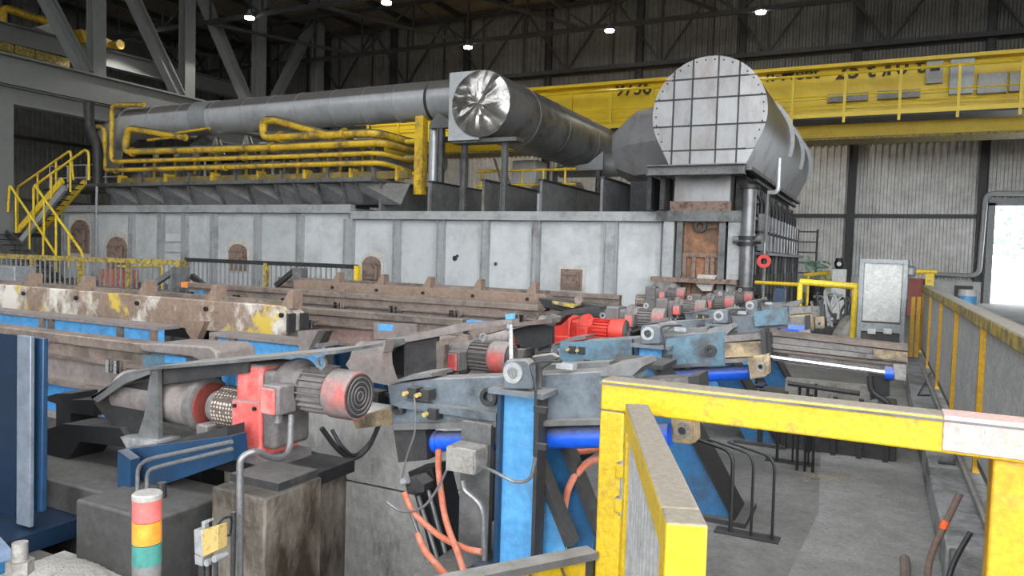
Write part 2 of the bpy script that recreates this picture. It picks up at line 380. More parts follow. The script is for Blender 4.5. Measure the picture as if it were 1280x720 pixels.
def corrugate(b, a0, a1, z0, z1, f, pitch=.25, d=.05):
    n = max(1, int(round((a1-a0)/pitch))); p = (a1-a0)/n; prof = []
    for i in range(n):
        a = a0+i*p
        prof += [(a, 0), (a+p*.38, 0), (a+p*.5, d), (a+p*.88, d)]
    prof.append((a1, 0))
    m = len(prof); vs = [f(a, q, z0) for a, q in prof]+[f(a, q, z1) for a, q in prof]
    b.add(vs, [(i, i+1, m+i+1, m+i) for i in range(m-1)])
YW = 39.7
DX0, DX1, DZ = 4.55, 11.4, 4.42
b = B(); fw = lambda a, q, z: (a, YW+q, z)
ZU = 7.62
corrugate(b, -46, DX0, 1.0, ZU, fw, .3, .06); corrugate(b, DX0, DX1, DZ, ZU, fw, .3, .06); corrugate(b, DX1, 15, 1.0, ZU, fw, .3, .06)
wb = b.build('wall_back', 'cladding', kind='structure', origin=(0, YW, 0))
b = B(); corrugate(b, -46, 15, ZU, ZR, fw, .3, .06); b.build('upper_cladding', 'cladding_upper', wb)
B().box(-46, DX0, YW-.02, YW+.1, 0, 1.0).build('plinth_panel', 'cladding_low', wb)
for x in [4.03-5.41*k for k in range(9)]+[12.2]:
    B().ibeam((x, YW-.22, 0), (x, YW-.22, ZR-.1), .32, .36, .04).build('column', 'dark_frame', wb)
for z, h in ((3.92, .18), (7.63, .24), (11.95, .3)):
    if z < DZ: B().box(-46, 4.0, YW-.12, YW-.01, z-h/2, z+h/2).build('girt', 'dark_frame', wb)
    else: B().box(-46, 15, YW-.12, YW-.01, z-h/2, z+h/2).build('girt', 'dark_frame', wb)
b = B(); corrugate(b, -14, 39.7, 0, ZR, lambda a, q, z: (-46-q, a, z), .3, .06)
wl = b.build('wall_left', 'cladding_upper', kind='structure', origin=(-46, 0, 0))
for y in (15, 20.4, 25.8, 31.2): B().ibeam((-45.8, y, 0), (-45.8, y, ZR-.1), .26, .3, .04).build('column', 'dark_frame', wl)
for z in (3.92, 7.63, 11.95): B().box(-45.95, -45.85, -8, 39.6, z-.1, z+.1).build('girt', 'dark_frame', wl)
b = B(); corrugate(b, 4, 39.7, 0, ZR, lambda a, q, z: (15+q, a, z), .3, .06)
b.build('shade_wall_right', 'cladding_upper', kind='structure', origin=(15, 0, 0))  # unseen wall added to cut daylight from the right
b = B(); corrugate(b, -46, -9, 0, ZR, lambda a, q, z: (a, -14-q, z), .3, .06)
b.build('shade_wall_rear', 'cladding_upper', kind='structure', origin=(-46, -14, 0))  # unseen wall added behind the viewer, blocks sky light on the left
# doorway frame
dr = thing('door_1', None, None, (DX0, YW, 0), kind='structure')
B().box(DX0-.28, DX0, YW-.25, YW+.15, 0, DZ+.1).build('jamb', 'frame_grey', dr)
B().box(DX0-.28, DX1, YW-.25, YW+.15, DZ-.02, DZ+.28).build('lintel', 'frame_grey', dr)
B().box(DX1, DX1+.28, YW-.25, YW+.15, 0, DZ+.1).build('jamb', 'frame_grey', dr)
# wall pipe that climbs beside the doorway
YQ = YW-.5
z1 = UZ(1228, 345, YQ)
B().tube([(9, YQ, DZ+.5), (UX(1229, 300, YQ), YQ, DZ+.5), (UX(1226, 300, YQ), YQ, z1), (UX(1165, 345, YQ), YQ, z1)], .11, 10, .35).build('wall_pipe', 'galvanised',
    label='grey pipe bending along the corrugated wall beside the bright doorway', cat='pipe')
# yard hedge and snow heap outside
random.seed(3)
tr = thing('hedge_tree', 'pale green tree seen through the bright doorway', 'tree', (12.3, 75, 0))
B().cyl((12.3, 75, -.03), (12.3, 75, 3.6), .18, .12, 8).build('trunk', 'rod_rust', tr)
b = B()
for i in range(900):
    a = random.uniform(0, 6.28); rr = random.uniform(0, 1)**.5*3.8; z = 4.6+random.uniform(-2.2, 2.6); p = V((12.3+rr*math.cos(a), 75+rr*math.sin(a)*.7, z))
    d = V((random.uniform(-1, 1), random.uniform(-1, 1), random.uniform(-1, 1))).normalized()*.22; e = d.orthogonal().normalized()*.16
    b.add([p-d, p+e, p+d, p-e], [(0, 1, 2, 3)])
b.build('foliage', 'outdoor_leaf', tr, kind='stuff')
b = B(); nx, ny = 14, 10
vs = [(6.6+i*.6, 43+j*.6, max(-.05, 1.6*math.exp(-((i-8)/4)**2-((j-5)/3)**2)+random.uniform(-.08, .08)-.12)) for j in range(ny) for i in range(nx)]
b.add(vs, [(j*nx+i, j*nx+i+1, (j+1)*nx+i+1, (j+1)*nx+i) for j in range(ny-1) for i in range(nx-1)])
b.build('rubble_heap', 'outdoor_ground', label='low white heap lying outside the doorway', cat='heap')

# roof trusses across the hall
def truss(y, z0, z1, step, label, x0=-46, x1=14.8):
    t = thing('roof_truss', label, 'roof truss', (0, y, z0), group='roof trusses')
    B().bar((x0, y, z0), (x1, y, z0), .16, .22).build('bottom_chord', 'dark_frame', t)
    B().bar((x0, y, z1), (x1, y, z1), .16, .2).build('top_chord', 'dark_frame', t)
    n = int((x1-x0)/step)
    for i in range(n):
        xa = x0+i*step; xb = xa+step
        if xb > 11: break
        B().bar((xa, y, z0), (xa, y, z1), .09, .09).build('web_post', 'dark_frame', t)
        p, q = ((xa, y, z0), (xb, y, z1)) if i % 2 else ((xa, y, z1), (xb, y, z0))
        B().bar(p, q, .1, .1).build('web_diagonal', 'dark_frame', t)
truss(27.8, 13.1, 15.65, 3.6, 'dark steel roof truss carrying the nearer row of lamps')
truss(35.7, 13.1, 15.65, 3.6, 'dark steel roof truss carrying the farther row of lamps')
truss(39.1, 11.95, 15.65, 2.7, 'dark steel roof truss right against the back wall')
for i, x in enumerate((-40, -32.5, -25, -18, -11, -4)):
    lab = ['first', 'second', 'third', 'fourth', 'fifth', 'sixth'][i]+' dark roof brace from the left, running between the trusses'
    B().bar((x, 27.8, 13.25), (x+3.6, 35.7, 13.25), .12, .16).build('roof_brace', 'dark_frame', label=lab, cat='brace', group='roof braces')

# high bay lamps
lamp0 = None
lamps = [((312, 22), 27.5, 'glowing high bay lamp above the left truss girder, second of its row'), ((182, 42), 27.5, 'glowing high bay lamp at far left between truss posts'),
         ((483, 3), 28.0, 'glowing high bay lamp at the very top edge above the long duct'), ((585, 59), 35.7, 'glowing high bay lamp above the foil capped duct end'),
         ((762, 38), 35.7, 'glowing high bay lamp above the number on the crane'), ((951, 15), 35.7, 'glowing high bay lamp above and right of the round drum')]
for (x, y), Y, lab in lamps:
    p = U(x, y, Y=Y)
    if lamp0 is None:
        lamp0 = thing('high_bay_lamp', lab, 'lamp', p, group='high bay lamps')
        B().lathe(p+V((0, 0, .02)), (0, 0, 1), [(0, .24), (.1, .22), (.2, .12), (.36, .1)], 16).build('housing', 'grey_steel', lamp0)
        B().cyl(p-V((0, 0, .06)), p+V((0, 0, .02)), .21, .23, 16).build('lens', 'high_bay_glow', lamp0)
        B().cyl(p+V((0, 0, .36)), p+V((0, 0, .9)), .02, None, 6).build('stem', 'dark_frame', lamp0)
    else:
        place(lamp0, p-lamp0.location, lab)
    ld = bpy.data.lights.new('high_bay_light', 'SPOT'); ld.energy = 900; ld.spot_size = 2.3; ld.shadow_soft_size = .25; ld.color = (1, .96, .88)
    lo = bpy.data.objects.new('high_bay_light', ld); col.objects.link(lo); lo.location = p-V((0, 0, .12))

# ------------------------------------------------------------------ left truss girder
XT = -32.5; KS = 1.25
tg = thing('truss_girder', 'grey steel truss girder crossing the upper left corner', 'girder', (XT, 25, 7.1))
B().ibeam((XT, 10, 8.54), (XT, 38.6, 8.54), .75, 1.25, .08).build('bottom_chord', 'grey_girder', tg)
B().ibeam((XT-.1, 10, 7.54), (XT-.1, 38.6, 7.54), .56, .75, .06).build('lower_chord', 'grey_girder', tg)
for k in range(-2, 4):
    y = 22.19+4.94*k
    B().ibeam((XT, y, 9.17), (XT, y, 15.8), .62, .52, .07).build('post', 'grey_girder', tg)
for k in range(-1, 3):
    y = 22.19+4.94*k
    B().ibeam((XT, y-.5, 9.2), (XT, y-4.8, 15.8), .52, .5, .07, up=(0, 1, 0)).build('diagonal', 'grey_girder', tg)
for k in (0, 1):
    y = 32.4+4.94*k
    if k: continue
    B().ibeam((XT, y+.3, 9.2), (XT, y+4.2, 15.8), .5, .45, .07, up=(0, 1, 0)).build('diagonal', 'grey_girder', tg)
p = U(3, 130, X=XT)
B().ibeam((XT, p.y, 0), (XT, p.y, 7.16), .6, .5, .06).build('steel_column', 'grey_girder', label='grey steel column at the left edge carrying the truss girder', cat='column')

# ------------------------------------------------------------------ second crane, far upper left
XC2 = -38.5
def u2(x, y): return U(x, y, X=XC2)
c2 = thing('runway_crane', 'yellow crane with white motor boxes behind the truss girder at upper left', 'crane', (XC2, 24, 11))
q0, q1 = u2(-40, 30), u2(300, 115)
B().ibeam(q0, q1, .6, .95, .06).build('runway_beam', 'grey_girder', c2)
for x0_, x1_ in ((-30, 14), (16, 40), (42, 84)):
    B().prism([u2(x0_, 52+x0_*.26), u2(x1_, 52+x1_*.26), u2(x1_, 63+x1_*.26), u2(x0_, 63+x0_*.26)], (.2, 0, 0)).build('panel', 'yellow_worn', c2)
B().tube([u2(3, 28), u2(3, 9), u2(70, 30)], .2, 8, .3).build('buffer_rail', 'yellow_pipe', c2)
B().prism([u2(x, y) for x, y in ((90, 38), (112, 44), (135, 55), (138, 62), (118, 60), (96, 54))], (.7, 0, 0)).build('trolley_frame', 'yellow_pipe', c2)
B().prism([u2(x, y) for x, y in ((36, 36), (55, 30), (68, 36), (66, 46), (50, 42))], (.6, 0, 0)).build('motor_box', 'white_paint', c2)
B().cyl(u2(134, 58)+V((.7, 0, 0)), u2(134, 58)+V((1.1, 0, 0)), .25, None, 12).build('wheel', 'yellow_pipe', c2)

# ------------------------------------------------------------------ overhead travelling crane
YC = 32.0
cr = thing('overhead_crane', 'yellow overhead travelling crane spanning the hall on the right', 'crane', (-4, YC, 7))
zt = UZ(1280, 66, YC+.8)-.1; zb = UZ(1280, 131, YC-.6)-.02; zr = UZ(1280, 75, YC-.6)
CX0, CX1 = -25, 15
B().box(CX0, CX1, YC+.8, YC+1.9, zb+.12, zt+.15).build('main_girder', 'yellow_crane', cr)
B().box(CX0, CX1, YC-.6, YC+.75, zb-.14, zb-.06).build('walkway', 'black_steel', cr)
B().box(CX0, CX1, YC-.66, YC-.58, zb-.08, zb+.09).build('toe_board', 'yellow_crane', cr)
B().box(CX0, CX1, YC+.3, YC+.82, zt+.0, zt+.14).build('cover_strip', 'yellow_crane', cr)
for z in (.45, .25): B().box(CX0, CX1, YC+.74, YC+.8, zb+(zt-zb)*z-.035, zb+(zt-zb)*z+.035).build('stiffener_strip', 'yellow_crane', cr)
for z, r in ((zr, .055), (zb+(zr-zb)*.47, .03), (zb+(zr-zb)*.24, .03)): B().cyl((CX0, YC-.6, z), (CX1, YC-.6, z), r, None, 8).build('handrail', 'yellow_crane', cr)
xs = [UX(x, 120, YC-.6) for x in (1276, 1200, 1126, 1057, 991)]
st = (xs[0]-xs[4])/4
for k in range(17):
    x = xs[0]+st-st*k
    if x < CX0: break
    B().bar((x, YC-.6, zb-.3), (x, YC-.6, zr), .1, .1).build('rail_post', 'yellow_crane', cr)
YG = YC+2.0
z0, z1 = UZ(1280, 163, YG), UZ(1280, 139, YG)
B().box(CX0, CX1, YG, YG+1.3, z0, z1).build('rear_girder', 'yellow_crane', cr)
B().box(CX0, CX1, YG-.2, YG+1.5, z1, z1+.14).build('rear_flange', 'yellow_worn', cr)
B().box(CX0, CX1, YG-.15, YG+1.5, z0-.1, z0).build('rear_flange', 'yellow_worn', cr)
def crpl(name, m, x0, y0, x1, y1, d=.12, yy=YC+.55):
    a = U(x0, y0, Y=yy); c = U(x1, y1, Y=yy)
    B().box(a.x, c.x, yy, yy+d, c.z, a.z).build(name, m, cr)
crpl('cabinet', 'white_paint', 1159, 70, 1178, 103); crpl('cabinet', 'galvanised', 1189, 68, 1216, 116)
crpl('cabinet_slot', 'black_steel', 1163, 84, 1175, 88, .03, YC+.5); crpl('cabinet', 'white_paint', 1223, 92, 1258, 115)
crpl('cabinet', 'white_paint', 1263, 90, 1279, 113); crpl('cable_tray', 'box_grey', 1035, 118, 1085, 125); crpl('cable_tray', 'box_grey', 1097, 114, 1150, 121)
for s, x0, y0, sz in (('9736', 769, 120, .85), ('n-Meet', 957, 102, .72), ('25 t /', 1044, 99, .9), ('10 t', 1103, 94, .9)):
    o = U(x0, y0, Y=YC+.72)
    text(s, sz, o, (1, 0, 0), (.16, 0, 1), 'crane_text', 'lettering', cr)

# ================================================================== FURNACE
YF = 20.0
fu = thing('reheating_furnace', 'long silver panelled industrial furnace across the middle of the hall', 'furnace', (-17, YF, 0))
SX = [-31.3, -29.3, -27.0, -25.3, -23.96, -22.4, -20.2, -18.2, -16.05, -14.1, -12.42, -10.83, -9.12, -6.8, -5.25]
B().box(-31.3, -16.1, YF+.12, 30.5, 0, 3.0).build('casing', 'silver_frame', fu)
B().box(-16.1, -3.3, YF+.13, 30.5, 0, 2.8).build('casing', 'silver_frame', fu)
for i in range(len(SX)-1):
    x0, x1 = SX[i], SX[i+1]; zt = 2.8 if i < 8 else 2.6
    B().box(x0+.1, x1-.1, YF+.06, YF+.13, .05, zt).build('wall_panel', 'silver_panel', fu)
for i, x in enumerate(SX):
    zt = 2.8 if i < 8 else 2.62; wd = .13 if i not in (8, 13) else .2
    B().ibeam((x, YF, 0), (x, YF, zt), .22, wd*2, .03, up=(1, 0, 0)).build('stiffener', 'silver_frame', fu)
B().box(-31.5, -15.9, YF-.16, YF+.1, 2.82, 3.1).build('top_beam', 'silver_frame', fu)
B().box(-15.9, -5.0, YF-.16, YF+.1, 2.62, 2.88).build('top_beam', 'silver_frame', fu)
# deck over the left half and the fins between furnace roof and deck
B().box(-30.2, -14.8, YF-.55, YF+4, 3.82, 3.95).build('deck', 'grey_steel', fu)
fx = [134, 167, 201, 236, 273, 310, 345, 369, 397, 428, 446]
for x in fx:
    X = UX(x, 240, YF-.3)
    B().prism([(X, YF-.45, 3.82), (X, YF+2.5, 3.82), (X, YF+2.5, 3.1), (X, YF-.1, 3.1)], (.07, 0, 0)).build('fin_plate', 'grey_steel', fu)
for x in fx:
    X = UX(x, 240, YF-.3)
    B().prism([(X+.1, YF+.0, 3.1), (X+1.55, YF+.0, 3.1), (X+.1, YF-.38, 3.82)], (0, .04, 0)).build('skirt_plate', 'fin_grey', fu); B().prism([(X+1.55, YF+.0, 3.1), (X+1.55, YF+.5, 3.82), (X+.1, YF-.36, 3.82)], (0, .04, 0)).build('skirt_plate', 'grey_steel', fu)
for x, y, xe in ((474, 229, 537), (537, 228, 603), (603, 226, 675), (675, 226, 751), (751, 223, 815)):
    p = U(x, y, Y=YF-.1); dep = U(xe-1, 238, X=p.x).y-(YF-.1)
    B().prism([(p.x, YF-.1, p.z), (p.x, YF-.1+dep, p.z), (p.x, YF-.1+dep, 2.85), (p.x, YF-.1, 2.85)], (.08, 0, 0)).build('fin_plate', 'fin_grey', fu)
    B().box(p.x-.05, p.x+.13, YF-.12, YF-.1+dep, p.z, p.z+.05).build('fin_flange', 'dark_steel', fu)
# inspection ports on the front
def port(cx, cy, w, h, arched):
    c = U(cx, cy, Y=YF); k = (U(cx+1, cy, Y=YF)-c).length; w *= k/2; h *= k/2
    fr = B()
    def outline(a, hb, ht):
        return [(c.x-a, c.z-hb), (c.x+a, c.z-hb)] + ([(c.x+a*math.cos(t), c.z+ht*.35+ht*.65*math.sin(t)) for t in [i*math.pi/8 for i in range(9)]] if arched else [(c.x+a, c.z+ht), (c.x-a, c.z+ht)])
    pt = B().prism([(x, YF+.035, z) for x, z in outline(w*1.3, h*1.1, h*1.45)], (0, .03, 0)).build('burnt_surround', 'burnt_mark', fu)
    d = B().prism([(x, YF-.02, z) for x, z in outline(w, h, h*1.05)], (0, .06, 0)).build('inspection_door', 'rust_port', fu)
    B().box(c.x-w*.75, c.x+w*.6, YF-.08, YF-.02, c.z-h*.75, c.z+h*.5).build('door_plate', 'rust_port', d)
    for s in (-.45, .45): B().box(c.x-w*.85, c.x+w*.85, YF-.1, YF-.07, c.z+h*s-.04, c.z+h*s+.04).build('strap', 'rail_brown', d)
    B().cyl((c.x+w*.75, YF-.12, c.z-h*.8), (c.x+w*.75, YF-.12, c.z+h*.5), .04, None, 8).build('hinge', 'rust_port', d)
port(464, 337, 22, 26, True); port(297, 322, 22, 24, True); port(146, 318, 24, 28, True); port(714, 350, 26, 24, False); port(100, 296, 22, 26, True)
# small ladder of recesses on one panel
for i, y in enumerate((297, 310, 323)):
    a = U(207, y-5, Y=YF-.05); c = U(226, y+5, Y=YF-.05)
    B().box(a.x, c.x, YF-.04, YF+.07, c.z, a.z).build('access_plate', 'silver_panel', fu)
# dents and spots
for x, y, r in ((569, 323, .09), (572, 320, .05), (620, 330, .06)):
    p = U(x, y, Y=YF+.06); B().cyl((p.x, YF+.03, p.z), (p.x, YF+.07, p.z), r, r*.8, 10).build('bolt_boss', 'dark_steel', fu)

# -- right-hand end frame of the furnace
X0, X1 = -5.25, -3.35
B().box(X0, X0+.28, YF-.25, YF+.15, 0, 2.85).build('end_post', 'silver_frame', fu)
B().box(X0+.34, X0+.5, YF-.2, YF+.15, .6, 2.7).build('end_post', 'grey_steel', fu)
B().box(X1-.45, X1-.28, YF-.2, YF+.15, .6, 2.7).build('end_post', 'grey_steel', fu)
B().box(X1-.2, X1+.1, YF-.25, YF+.15, 0, 2.85).build('end_post', 'silver_frame', fu)
B().box(X0-.2, X1+.15, YF-.32, YF+.1, 2.62, 2.9).build('lintel', 'grey_steel', fu)
dd = B().box(X0+.5, X1-.45, YF+.0, YF+.1, 1.15, 2.62).build('charging_door', 'rust_orange', fu)
for x in (X0+.55, -4.45, -4.1, X1-.6): B().box(x-.05, x+.05, YF-.08, YF, 1.12, 1.75).build('door_rib', 'rust_port', dd)
B().box(X0+.5, X1-.45, YF-.1, YF, 1.68, 1.78).build('door_rib', 'rust_port', dd)
B().ring((-4.3, YF-.12, 2.5), (0, 1, 0), .09, .17, .1, 16).build('pulley', 'dark_steel', dd)
B().bar((-4.3, YF-.15, 2.42), (-3.45, YF-.15, 2.5), .03, .03).build('chain_bar', 'dark_steel', dd)
B().box(X0-.25, X1+.1, YF-.5, YF+.1, 1.0, 1.12).build('shelf', 'rust_port', fu)
B().box(X0+.45, X1-.3, YF+.05, YF+.12, .1, 1.0).build('sill_plate', 'rust_port', fu)
for x in (-4.55, -4.2): B().box(x-.04, x+.04, YF-.05, YF+.08, .1, 1.0).build('sill_bar', 'rust_orange', fu)
def rock(b, c, s, seed):
    r = random.Random(seed); ico = bmesh.new(); bmesh.ops.create_icosphere(ico, subdivisions=2, radius=1)
    ico.verts.ensure_lookup_table()
    vs = [V((v.co.x*s[0], v.co.y*s[1], v.co.z*s[2]))*(1+r.uniform(-.18, .18))+V(c) for v in ico.verts]
    fs = [tuple(v.index for v in f.verts) for f in ico.faces]; ico.free(); b.add(vs, fs)
b = B(); rock(b, (X0+.15, YF-.4, .72), (.42, .25, .32), 4); b.build('refractory_lump', 'box_grey', fu)
B().prism([U(x, y, Y=YF-.35) for x, y in ((872, 343), (895, 344), (889, 364), (878, 364), (870, 356))], (0, .2, 0)).build('refractory_block', 'refractory', fu)
# light box plate and beam under the drum
B().box(-5.0, -3.55, YF-.25, YF+1.2, 2.95, 3.82).build('flue_box', 'drum_plate', fu)
B().box(-5.1, -3.5, YF-.3, YF-.2, 2.88, 3.15).build('flue_box_strip', 'rust_port', fu)
for x in (-5.55, -5.2): B().box(x-.06, x+.06, YF-.75, YF+.25, 2.9, 3.76).build('stub_column', 'dark_steel', fu)
B().box(-5.62, -5.1, YF+.1, YF+.2, 2.88, 3.82).build('stub_web', 'dark_steel', fu)

# -- right side of the furnace (receding): ribs, platform, pipes, burners
XS = -3.2
for k in range(13):
    y = YF+.7+k*.82
    B().box(XS-.05, XS+.12, y-.08, y+.08, .3, 3.6).build('side_rib', 'grey_steel' if k % 2 else 'dark_steel', fu)
B().box(XS-.3, XS-.04, YF+.3, 30.5, 2.75, 3.85).build('side_plate', 'dark_steel', fu)
for z in (3.75, 3.2, 2.75, 2.3): B().bar((XS+.16, YF+.4, z), (XS+.16, 30.6, z), .1, .08).build('side_rail', 'dark_steel', fu)
B().box(XS, XS+.55, YF+.9, 30.8, 1.78, 1.86).build('side_platform', 'grey_steel', fu)
for k in range(12):
    y = YF+1.1+k*.82
    pp = B().cyl((XS+.25, y, 1.9), (XS+.25, y, 2.9), .12, None, 10).build('burner_body', 'duct_dark', fu)
    B().ring((XS+.25, y, 2.4), (0, 0, 1), .1, .17, .08, 12).build('flange', 'dark_steel', pp)
    B().tube([(XS+.25, y, 2.9), (XS+.25, y, 3.3), (XS+.0, y, 3.5)], .05, 8, .15).build('feed_pipe', 'dark_steel', fu)
    B().cyl((XS+.35, y+.3, .0), (XS+.35, y+.3, 1.78), .06, None, 8).build('drop_pipe', 'dark_steel' if k % 3 else 'grey_steel', fu)
    B().box(XS+.1, XS+.4, y-.1, y+.12, .7, 1.25).build('valve_box', 'dark_steel', fu)
# tall grey pillar pipe at the corner with flanges
pp = thing('corner_riser_pipe', 'tall grey vertical pipe at the right corner of the furnace', 'pipe', (-3.05, YF-.3, 0))
B().cyl((-3.05, YF-.3, 0), (-3.05, YF-.3, 3.55), .17, None, 16).build('pipe', 'duct_dark', pp)
for z in (3.5, 2.2, 2.05, .9, .5): B().cyl((-3.05, YF-.3, z-.05), (-3.05, YF-.3, z+.05), .25, None, 16).build('flange', 'dark_steel', pp)
B().cyl((-3.4, YF-.35, 2.15), (-2.7, YF-.35, 2.15), .1, None, 12).build('cross_pipe', 'grey_steel', pp)
B().tube([(-2.6, YF-.4, 3.35), (-2.35, YF-.4, 3.35), (-2.35, YF-.4, 4.2)], .06, 8, .12).build('vent_pipe', 'duct_grey', pp)
B().cyl((-2.6, YF-.4, 0), (-2.6, YF-.4, 3.3), .05, None, 8).build('stand_pipe', 'grey_steel', pp)
lr = thing('lifebuoy_ring', 'small red ring hanging on the corner pipe of the furnace', 'ring', (-2.6, YF-.5, 1.4))
B().ring((-2.6, YF-.5, 1.62), (0, 1, 0), .08, .17, .06, 16).build('ring', 'red_bright', lr)
B().cyl((-2.6, YF-.5, 1.8), (-2.6, YF-.5, 2.1), .015, None, 6).build('cord', 'white_paint', lr)

# ------------------------------------------------------------------ flue drum
CX, CZ, R, Y0, Y1 = -4.04, 5.3, 1.43, 19.0, 31.0
BZ = 3.95; bl, br = -4.95, -3.1
dm = thing('flue_drum', 'big silver drum shaped flue with gridded round end plate', 'flue drum', (CX, 25, BZ))
def tang():
    pts = []
    a0 = math.radians(-22)
    for i in range(41):
        t = a0 + (math.pi-2*a0)*i/40; pts.append((CX+R*math.cos(t), CZ+R*math.sin(t)))
    return [(br, BZ)]+pts+[(bl, BZ)]
prof = tang()
vs = [(x, Y0+.12, z) for x, z in prof]+[(x, Y1, z) for x, z in prof]; n = len(prof)
b = B(); b.add(vs, [(i, (i+1) % n, n+(i+1) % n, n+i) for i in range(n)]+[tuple(range(n)), tuple(reversed(range(n, 2*n)))])
b.build('shell', 'drum_shell', dm)
def clip(poly, k, v, keep_less):
    out = []
    for i in range(len(poly)):
        a, c = poly[i], poly[(i+1) % len(poly)]
        ia = (a[k] <= v) if keep_less else (a[k] >= v); ic = (c[k] <= v) if keep_less else (c[k] >= v)
        if ia: out.append(a)
        if ia != ic:
            t = (v-a[k])/(c[k]-a[k]); out.append((a[0]+(c[0]-a[0])*t, a[1]+(c[1]-a[1])*t))
    return out
gx = [UX(x, 150, Y0) for x in (841, 864, 895.5, 922)]; gz = [UZ(885, y, Y0) for y in (187, 156, 122, 97)]
ex = [CX-2]+gx+[CX+2]; ez = [BZ-.1]+gz+[CZ+2]
for i in range(5):
    for j in range(5):
        pl = prof
        for k, v, ls in ((0, ex[i]+.012, False), (0, ex[i+1]-.012, True), (1, ez[j]+.012, False), (1, ez[j+1]-.012, True)):
            pl = clip(pl, k, v, ls)
            if len(pl) < 3: break
        if len(pl) >= 3: B().prism([(x, Y0+.03, z) for x, z in pl], (0, .09, 0)).build('end_panel', 'drum_plate', dm)
def half(v): return math.sqrt(max(0, R*R-v*v))
for x in gx: B().box(x-.018, x+.018, Y0-.0, Y0+.06, max(BZ, CZ-1.25), CZ+half(x-CX)).build('grid_bar', 'dark_steel', dm)
for z in gz:
    h = half(z-CZ) if abs(z-CZ) < .75 else .95
    B().box(CX-h, CX+h, Y0+.005, Y0+.06, z-.018, z+.018).build('grid_bar', 'dark_steel', dm)
for i in range(26):
    t = math.radians(-30+240*i/25); x, z = CX+(R-.09)*math.cos(t), CZ+(R-.09)*math.sin(t)
    B().cyl((x, Y0+.01, z), (x, Y0+.04, z), .022, None, 6).build('rim_bolt', 'dark_steel', dm)
for y in (24.2, 27.6, 30.8):
    ring = []
    for i in range(33):
        t = math.radians(-18+140*i/32); ring.append(t)
    b = B(); nn = len(ring); vs = []
    for yy in (y, y+.04):
        for rr in (R-.02, R+.12): vs += [(CX+rr*math.cos(t), yy, CZ+rr*math.sin(t)) for t in ring]
    fs = []
    for i in range(nn-1):
        fs += [(i, i+1, nn+i+1, nn+i), (2*nn+i, 3*nn+i, 3*nn+i+1, 2*nn+i+1), (nn+i, nn+i+1, 3*nn+i+1, 3*nn+i), (i, 2*nn+i, 2*nn+i+1, i+1)]
    b.add(vs, fs).build('flange_ring', 'galvanised', dm)
B().ibeam((-5.5, YF-1.12, 3.87), (-3.05, YF-1.12, 3.87), .3, .26, .03).build('front_saddle_beam', 'grey_steel', dm)
B().bar((-3.0, YF-.9, 3.92), (-2.95, 31, 3.92), .14, .1).build('side_saddle_beam', 'grey_steel', dm)
# elbow that joins the long duct to the drum on its left
eb = thing('drum_inlet_elbow', 'faceted grey duct elbow entering the drum on its left', 'duct', (-6.5, 22.6, 3.6))
B().lathe((-7.6, 22.8, 4.9), (1, 0, .12), [(0, .75), (.7, 1.25), (2.6, 1.3)], 8).build('shell', 'drum_plate', eb)
B().box(-7.0, -5.6, 22.2, 23.4, 2.86, 3.95).build('support_box', 'dark_steel', eb)

# ------------------------------------------------------------------ long duct, foil capped duct
YD = 21.2
ld_ = thing('long_duct', 'long grey insulated duct lying above the yellow pipes', 'duct', (-21, YD, 5.9))
zc = UZ(565, 124, YD)
xl = UX(165, 160, YD)
B().cyl((xl, YD, zc-.05), (-12.2, YD, zc), .64, None, 32).build('duct_shell', 'duct_grey', ld_)
B().cyl((xl, YD, zc-.05), (xl-1.4, YD, zc-.55), .64, .6, 32).build('elbow_piece', 'duct_grey', ld_)
B().cyl((xl-1.4, YD, zc-.55), (xl-2.2, YD+.4, zc-1.5), .6, .55, 32).build('elbow_piece', 'duct_grey', ld_)
for k, x in enumerate([xl, xl+1.7, xl+3.4, xl+5.2, xl+6.9, -20.5, -19.2, -17.6, -16.2, -14.9, -13.6]):
    B().cyl((x, YD, zc-.02), (x+.05 if k != 10 else x+.1, YD, zc-.02), .655, None, 32).build('band', 'duct_grey' if k < 10 else 'dark_steel', ld_)
b = B()
x5 = UX(262, 135, YD)
B().cyl((x5-.5, YD, zc-.03), (x5+.4, YD, zc-.03), .67, None, 32).build('collar', 'galvanised', ld_)
fd = thing('foil_capped_duct', 'thick grey duct with crinkled foil end cap running away from view', 'duct', (-10.9, 25, 5))
cc = V((-10.88, 19.5, 6.06)); RR = 1.0
B().cyl(cc+V((0, .05, 0)), (cc.x, 31.1, cc.z), RR, None, 40).build('duct_shell', 'duct_dark', fd)
B().box(cc.x-RR-.12, cc.x-.05, 19.56, 20.3, cc.z-RR-.05, cc.z+RR).build('square_casing', 'duct_grey', fd)
for y in (21.7, 24.2, 27.2, 29.0): B().cyl((cc.x, y, cc.z), (cc.x, y+.12, cc.z), RR+.015, None, 40).build('band', 'duct_dark', fd)
r_ = random.Random(5); b = B(); nr, na = 7, 44; vs = [cc+V((-.05, -.1, 0))]
ph = [r_.uniform(-1, 1) for _ in range(na)]
for i in range(1, nr+1):
    for k in range(na):
        t = 2*math.pi*k/na; rr = (RR-.02)*i/nr
        vs.append(cc+V((rr*math.cos(t), -.1+.12*(i/nr)**3+.05*ph[k]*(.3+.7*i/nr)*(1 if i < nr else .3)+r_.uniform(-.022, .022), rr*math.sin(t))))
fs = [(0, 1+k, 1+(k+1) % na) for k in range(na)]
for i in range(nr-1):
    for k in range(na): fs.append((1+i*na+k, 1+i*na+(k+1) % na, 1+(i+1)*na+(k+1) % na, 1+(i+1)*na+k))
b.add(vs, fs).build('foil_cap', 'foil', fd)
for X, Y in ((-11.6, 19.9), (-10.2, 19.9), (-11.6, 27), (-9.8, 27)):
    B().ibeam((X, Y, 2.9), (X, Y, 5.0), .16, .16, .02).build('support_leg', 'grey_steel', fd)
